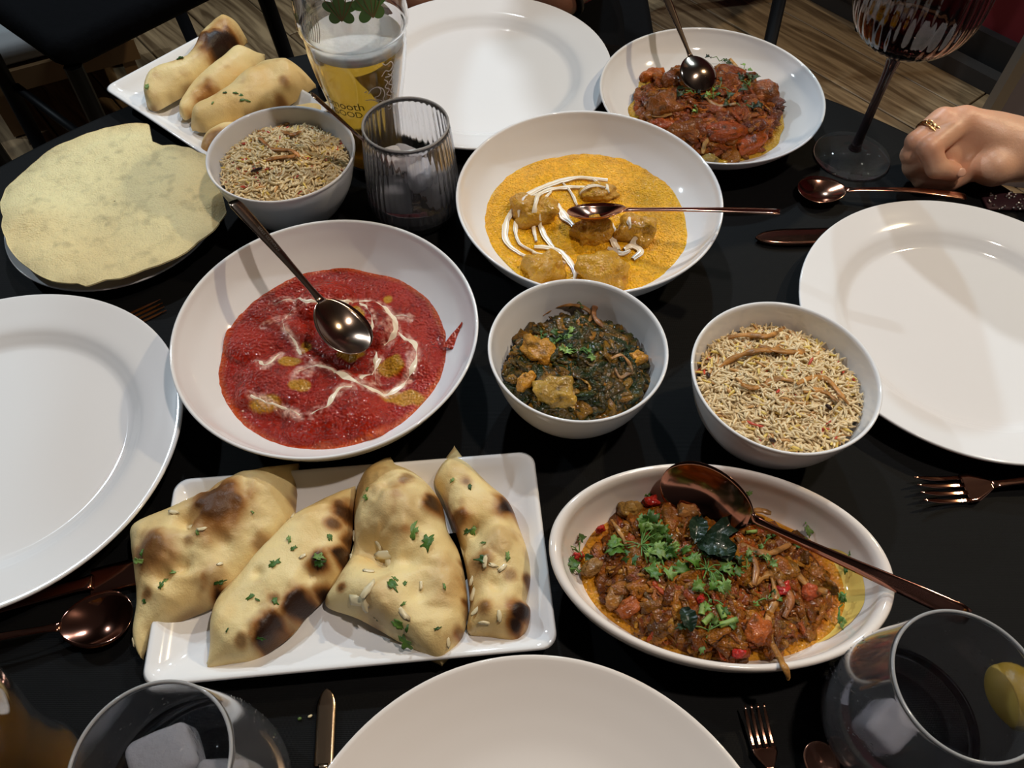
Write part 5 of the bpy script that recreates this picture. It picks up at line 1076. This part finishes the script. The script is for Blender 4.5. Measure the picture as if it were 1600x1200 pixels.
# wine glass
WG = np.array([0.3243, 0.6189])
t = thing('wine_glass', (WG[0], WG[1], ZT), 'tall smoky wine glass with dark stem and a little red wine', 'glass')
v, f = lathe([(0.001, 0.0), (0.034, 0.0), (0.0358, 0.0008), (0.0355, 0.0018), (0.025, 0.0028), (0.012, 0.0050), (0.006, 0.010), (0.001, 0.012)], 96); v[:, 2] += 0.0004; addl('foot', v, f, m_foot, t)
m_stem = M('black_stem_glass', (0.10, 0.08, 0.09), 0.0, trans=0.7, ior=1.45)
v, f = lathe(np.c_[smoothprof([(0.0062, 0.0095), (0.0048, 0.016), (0.0042, 0.035), (0.0040, 0.065), (0.0046, 0.090), (0.0065, 0.104), (0.009, 0.109)], 5)], 40); addl('stem', v, f, m_stem, t)
rib2 = lambda th_, z: 1+0.008*np.sin(th_*36)*((z > 0.112))
oW = smoothprof([(0.002, 0.1085), (0.012, 0.1110), (0.026, 0.1170), (0.040, 0.1280), (0.0485, 0.1440), (0.0510, 0.1640), (0.0490, 0.1900), (0.0440, 0.2200), (0.0390, 0.2500)], 5)
pr = [tuple(p) for p in oW]+[(oW[-1][0]-0.0006, 0.2506)]+[(max(r-0.0013, 0.001), z+0.0014*(z < 0.13)) for r, z in oW[::-1]]
v, f = lathe(pr, 288, rmod=rib2); addl('bowl', v, f, m_smoke, t)
wi = [(r-0.0030, z+0.0030) for r, z in oW if r > 0.004 and z < 0.1300]; v, f = lathe([(0.001, wi[0][1])]+wi+[(0.001, wi[-1][1])], 72); addl('wine', v, f, m_wine, t)

# ------------------------------------------------------------------ people
def sdf_mesh(caps, k, vox, extra=None):
    """surface of smoothly joined tapered capsules; caps: (p0, p1, r0, r1, k)"""
    P = np.array([c[0] for c in caps]+[c[1] for c in caps]); rm = max(max(c[2], c[3]) for c in caps)+k+vox*3
    lo, hi = P.min(0)-rm, P.max(0)+rm; n = np.ceil((hi-lo)/vox).astype(int)+1
    ax = [lo[i]+np.arange(n[i])*vox for i in range(3)]; G = np.stack(np.meshgrid(*ax, indexing='ij'), -1).astype(np.float32)
    D = None
    for c in caps:
        a = np.array(c[0], np.float32); b = np.array(c[1], np.float32); d = b-a; L = float((d**2).sum())+1e-12
        t = np.clip(((G-a)@d)/L, 0, 1); q = np.linalg.norm(G-a-t[..., None]*d, axis=-1)-(c[2]+(c[3]-c[2])*t)
        kk = c[4] if len(c) > 4 else k
        if D is None: D = q
        else: h = np.clip(0.5+0.5*(D-q)/kk, 0, 1); D = D*(1-h)+q*h-kk*h*(1-h)
    if extra: D = extra(G, D)
    ins = D < 0; nx, ny, nz = n
    cs = np.zeros((nx-1, ny-1, nz-1), int)
    for dx in (0, 1):
        for dy in (0, 1):
            for dz in (0, 1): cs += ins[dx:nx-1+dx, dy:ny-1+dy, dz:nz-1+dz]
    act = (cs > 0) & (cs < 8); idx = -np.ones(act.shape, int); ids = np.argwhere(act); idx[act] = np.arange(len(ids))
    acc = np.zeros((len(ids), 3)); cnt = np.zeros(len(ids)); corners = [(0, 0, 0), (1, 0, 0), (0, 1, 0), (1, 1, 0), (0, 0, 1), (1, 0, 1), (0, 1, 1), (1, 1, 1)]
    for a in range(8):
        for b in range(a+1, 8):
            ca, cb = np.array(corners[a]), np.array(corners[b])
            if np.abs(ca-cb).sum() != 1: continue
            A = ids+ca; B = ids+cb; da = D[A[:, 0], A[:, 1], A[:, 2]]; db = D[B[:, 0], B[:, 1], B[:, 2]]; m = (da < 0) != (db < 0)
            t = np.where(m, da/(da-db+1e-12), 0); acc[m] += (A+(B-A)*t[:, None])[m]; cnt[m] += 1
    V_ = lo+acc/np.maximum(cnt, 1)[:, None]*vox; F = []
    for ax_ in range(3):
        s0 = [slice(None)]*3; s1 = [slice(None)]*3; s0[ax_] = slice(0, n[ax_]-1); s1[ax_] = slice(1, n[ax_])
        ch_ = np.argwhere(ins[tuple(s0)] != ins[tuple(s1)]); o1, o2 = (ax_+1) % 3, (ax_+2) % 3
        e1 = np.eye(3, dtype=int)[o1]; e2 = np.eye(3, dtype=int)[o2]; ok = (ch_[:, o1] > 0) & (ch_[:, o2] > 0) & (ch_[:, o1] < n[o1]-1) & (ch_[:, o2] < n[o2]-1); ch_ = ch_[ok]
        q = [ch_, ch_-e1, ch_-e1-e2, ch_-e2]; I = np.stack([idx[p[:, 0], p[:, 1], p[:, 2]] for p in q], -1); fl = ins[ch_[:, 0], ch_[:, 1], ch_[:, 2]]
        I[~fl] = I[~fl][:, ::-1]; F.append(I[(I >= 0).all(1)])
    return V_, np.concatenate(F)
# the hand at the right: a loosely closed fist resting on the cloth
def J(x, y, h): return W(x, y, h)
wr = J(1610, 236, 0.034); el = J(1950, 262, 0.060)
kI, kM, kR, kL = J(1508, 187, 0.050), J(1474, 187, 0.050), J(1452, 205, 0.040), J(1440, 228, 0.030)
caps = [(el, wr, 0.034, 0.0215, 0.01), (wr, J(1556, 222, 0.036), 0.021, 0.021, 0.01),
        (J(1572, 222, 0.036), kI, 0.0185, 0.0105, 0.012), (J(1570, 216, 0.034), kM, 0.0185, 0.0105, 0.012), (J(1565, 222, 0.026), kR, 0.018, 0.010, 0.012), (J(1560, 238, 0.020), kL, 0.017, 0.009, 0.012)]
fing = [(kI, J(1452, 232, 0.043), J(1464, 262, 0.030), J(1488, 268, 0.024), 0.0100), (kM, J(1432, 222, 0.040), J(1434, 256, 0.022), J(1462, 274, 0.012), 0.0096), (kR, J(1423, 242, 0.028), J(1430, 268, 0.012), J(1465, 282, 0.009), 0.0088), (kL, J(1425, 262, 0.018), J(1440, 282, 0.009), J(1475, 286, 0.008), 0.0078)]
for (a, b, c_, d, r) in fing: caps += [(a, b, r*1.08, r, 0.0035), (b, c_, r, r*0.93, 0.0022), (c_, d, r*0.95, r*0.84, 0.0022)]
caps += [(J(1598, 252, 0.026), J(1552, 262, 0.026), 0.017, 0.0155, 0.010), (J(1552, 262, 0.026), J(1515, 262, 0.020), 0.0150, 0.0105, 0.006), (J(1515, 266, 0.018), J(1486, 284, 0.010), 0.0100, 0.0085, 0.003), (J(1560, 230, 0.020), J(1480, 245, 0.022), 0.018, 0.014, 0.006)]
v, f = sdf_mesh(caps, 0.006, 0.0012)
v[:, 2] = np.maximum(v[:, 2], ZT+0.0012)
n1 = fbm(v, 60, 3, 3)[:, None]; kn = np.zeros(len(v))
for p in [kI, kM, fing[0][1], fing[1][1], fing[0][3], fing[1][3]]: kn = np.maximum(kn, np.exp(-((v-p)**2).sum(1)/0.013**2))
cs_ = np.array([0.68, 0.38, 0.24])*(1+0.12*n1); cs_ = cs_+(np.array([0.68, 0.27, 0.17])-cs_)*(kn*0.6)[:, None]
pr_ = thing('person', (el[0], el[1], ZT), 'closed hand with gold ring and silver bracelet at the right of the table', 'person')
add('hand', v, f, m_skin, pr_, cols=cs_)
rc = kM*0.42+fing[1][1]*0.58; rax = fing[1][1]-kM
mb = MB()
for dz in (-0.0016, 0.0016): v, f = torus(rc+rax/np.linalg.norm(rax)*dz, rax, 0.0108, 0.0009, 40, 8); mb.put(v, f)
tn = np.array([-0.2, -0.45, 0.9]); tn = tn-rax*(tn@rax)/(rax@rax); tn /= np.linalg.norm(tn); sd = np.cross(rax/np.linalg.norm(rax), tn)
for k in (-1, 0, 1): v, f = torus(rc+tn*0.0112+sd*k*0.0042, tn, 0.0026, 0.0006, 20, 6); mb.put(v, f)
add('ring', mb.V(), mb.f, m_brass, pr_)
bx = el-wr; mb = MB(); q = Vector((0, 0, 1)).rotation_difference(Vector(bx)).to_matrix(); bc = wr+bx*0.10
for k in range(46):
    a = 2*math.pi*k/46; p = np.array(q@Vector((0.0265*math.cos(a), 0.0265*math.sin(a), 0.002*math.sin(a)))); v, f = blob(bc+p, (0.0019,)*3, 0, k, 0.0, p=1.0, nu=8, nv=6); mb.put(v, f)
VB = mb.V(); VB[:, 2] = np.maximum(VB[:, 2], ZT+0.0015); add('bracelet', VB, mb.f, m_silver, pr_)
nv_, nf_ = blob(fing[0][3]+np.array([0.004, -0.006, 0.004]), (0.0048, 0.0042, 0.0014), 0.2, 3, 0.0, p=0.9, nu=16, nv=8, tilt=0.7); add('fingernail', nv_, nf_, m_nail, pr_)
# sleeve on the forearm
sl = [bc+bx*0.16, bc+bx*0.5, el+bx*0.25]; v, f = tube(resamp(np.array(sl), 20), np.linspace(0.034, 0.046, 20)*(1+0.05*np.sin(np.arange(20)*2)), 40); v[:, 2] = np.maximum(v[:, 2], ZT+0.0005)
add('sleeve', v, f, m_maroon, pr_)
mb = MB(); rs = np.random.RandomState(5)
for k in range(60):
    p = W(rs.uniform(1545, 1640), rs.uniform(300, 328), 0.004); v, f = blob(p, (0.0013, 0.0013, 0.0013), 0, k, 0, p=1.0, nu=6, nv=5); mb.put(v, f)
v, f = bbox_bev(*(W(1600, 316, 0.0015)[:2]), ZT+0.0018, 0.075, 0.022, 0.003, 0.0, 0.001)
cf_ = add('sequinned_cuff', v, f, m_cuff, pr_); add('sequins', mb.V(), mb.f, m_silver, cf_)

# the person across the table, forearms behind the far plate
px0 = np.array([0.0, 1.27, 0.46])
pp_ = thing('person', (0.0, 1.27, 0.0), 'seated person in maroon with a black watch, behind the far plate', 'person')
shL, shR = V(0.17, 1.20, 1.12), V(-0.17, 1.20, 1.12); elR = np.array(W(990, -115, -0.01)); _e = V(0.155, 0.990, 0.82); wrR = np.array(W(866, 0, -0.06)); elL = np.array(W(540, -120, -0.02)); _e = V(-0.22, 0.97, 0.82); wrL = np.array(W(650, 6, -0.07))
caps = [(V(0, 1.27, 0.50), V(0, 1.25, 1.02), 0.13, 0.15, 0.05), (V(-0.12, 1.24, 1.10), V(0.12, 1.24, 1.10), 0.075, 0.075, 0.05), (V(0, 1.24, 1.12), V(0, 1.11, 1.24), 0.055, 0.052, 0.03),
        (V(0, 1.10, 1.28), V(0, 1.10, 1.37), 0.072, 0.085, 0.03), (V(0, 1.02, 1.30), V(0, 1.015, 1.285), 0.012, 0.016, 0.02), (V(-0.085, 1.11, 1.33), V(-0.085, 1.11, 1.30), 0.012, 0.010, 0.01), (V(0.085, 1.11, 1.33), V(0.085, 1.11, 1.30), 0.012, 0.010, 0.01),
        (shL, elR, 0.052, 0.040, 0.02), (elR, wrR, 0.040, 0.026, 0.02), (shR, elL, 0.052, 0.040, 0.02), (elL, wrL, 0.040, 0.026, 0.02),
        (V(-0.09, 1.25, 0.50), V(-0.10, 0.92, 0.52), 0.085, 0.060, 0.03), (V(0.09, 1.25, 0.50), V(0.10, 0.92, 0.52), 0.085, 0.060, 0.03), (V(-0.10, 0.92, 0.52), V(-0.10, 0.94, 0.09), 0.058, 0.038, 0.03), (V(0.10, 0.92, 0.52), V(0.10, 0.94, 0.09), 0.058, 0.038, 0.03),
        (V(-0.10, 0.94, 0.06), V(-0.10, 0.86, 0.04), 0.038, 0.030, 0.02), (V(0.10, 0.94, 0.06), V(0.10, 0.86, 0.04), 0.038, 0.030, 0.02)]
for (w_, sg, tgt) in ((wrR, -1, W(800, -55, -0.07)), (wrL, 1, W(720, -45, -0.08))):
    d_ = np.array(tgt)-w_; d_ /= np.linalg.norm(d_); s_ = np.cross(d_, [0, 0, 1.0]); pc_ = w_+d_*0.05; caps.append((w_, pc_, 0.026, 0.022, 0.015))
    for k in range(4):
        a = pc_+d_*0.022+s_*(k-1.5)*0.017; b = a+d_*(0.036-0.004*abs(k-1))-V(0, 0, 0.006); caps.append((a, b, 0.0085, 0.0072, 0.003))
    caps.append((w_+d_*0.02+s_*sg*0.02, w_+d_*0.058+s_*sg*0.040, 0.011, 0.009, 0.006))
v, f = sdf_mesh(caps, 0.02, 0.0065)
cs_ = np.tile(np.array([0.20, 0.085, 0.05]), (len(v), 1))*(1+0.1*fbm(v, 20, 2, 1)[:, None]); add('body', v, f, m_skin, pp_, cols=cs_)
sh = [(V(0, 1.27, 0.50), V(0, 1.25, 1.02), 0.14, 0.16, 0.05), (V(-0.12, 1.24, 1.10), V(0.12, 1.24, 1.10), 0.082, 0.082, 0.05), (shL, shL+(elR-shL)*0.75, 0.060, 0.052, 0.02), (shR, shR+(elL-shR)*0.75, 0.060, 0.052, 0.02)]
v, f = sdf_mesh(sh, 0.03, 0.011); add('shirt', v, f, m_maroon, pp_)
tr = [(V(-0.09, 1.25, 0.50), V(-0.10, 0.92, 0.52), 0.092, 0.067, 0.03), (V(0.09, 1.25, 0.50), V(0.10, 0.92, 0.52), 0.092, 0.067, 0.03), (V(-0.10, 0.92, 0.52), V(-0.10, 0.94, 0.12), 0.065, 0.050, 0.03), (V(0.10, 0.92, 0.52), V(0.10, 0.94, 0.12), 0.065, 0.050, 0.03)]
v, f = sdf_mesh(tr, 0.03, 0.011); add('trousers', v, f, m_cloth_blk, pp_)
v, f = sdf_mesh([(V(0, 1.13, 1.34), V(0, 1.20, 1.40), 0.085, 0.088, 0.03), (V(0, 1.16, 1.30), V(0, 1.24, 1.38), 0.07, 0.08, 0.03)], 0.03, 0.011); add('hair', v, f, m_cloth_blk, pp_)
wax = wrR-elR; wc = wrR-wax*0.12; v, f = torus(wc, wax, 0.0315, 0.0040, 48, 10); v = wc+(v-wc)*1.0; wt = add('watch_strap', v, f, m_watch, pp_)
v, f = bbox_bev(*(wc+V(-0.005, -0.006, 0.033)), 0.036, 0.034, 0.010, 0.5, 0.003); add('watch_case', v, f, m_watchface, wt)

# crumbs of coriander lying on the cloth
for k, (px, py) in enumerate([(468, 1123), (484, 1119)]):
    q = W(px, py, 0.001); v, f = blob(q, (0.0014, 0.0009, 0.0006), 0.4, k, 0.2, nu=8, nv=5); add('crumb', v, f, m_garlic if k else m_leaf, cols=np.tile((0.08, 0.14, 0.03), (len(v), 1)), label='tiny %s crumb on the cloth left of the gold knife' % ('golden' if k else 'green'), cat='crumb')
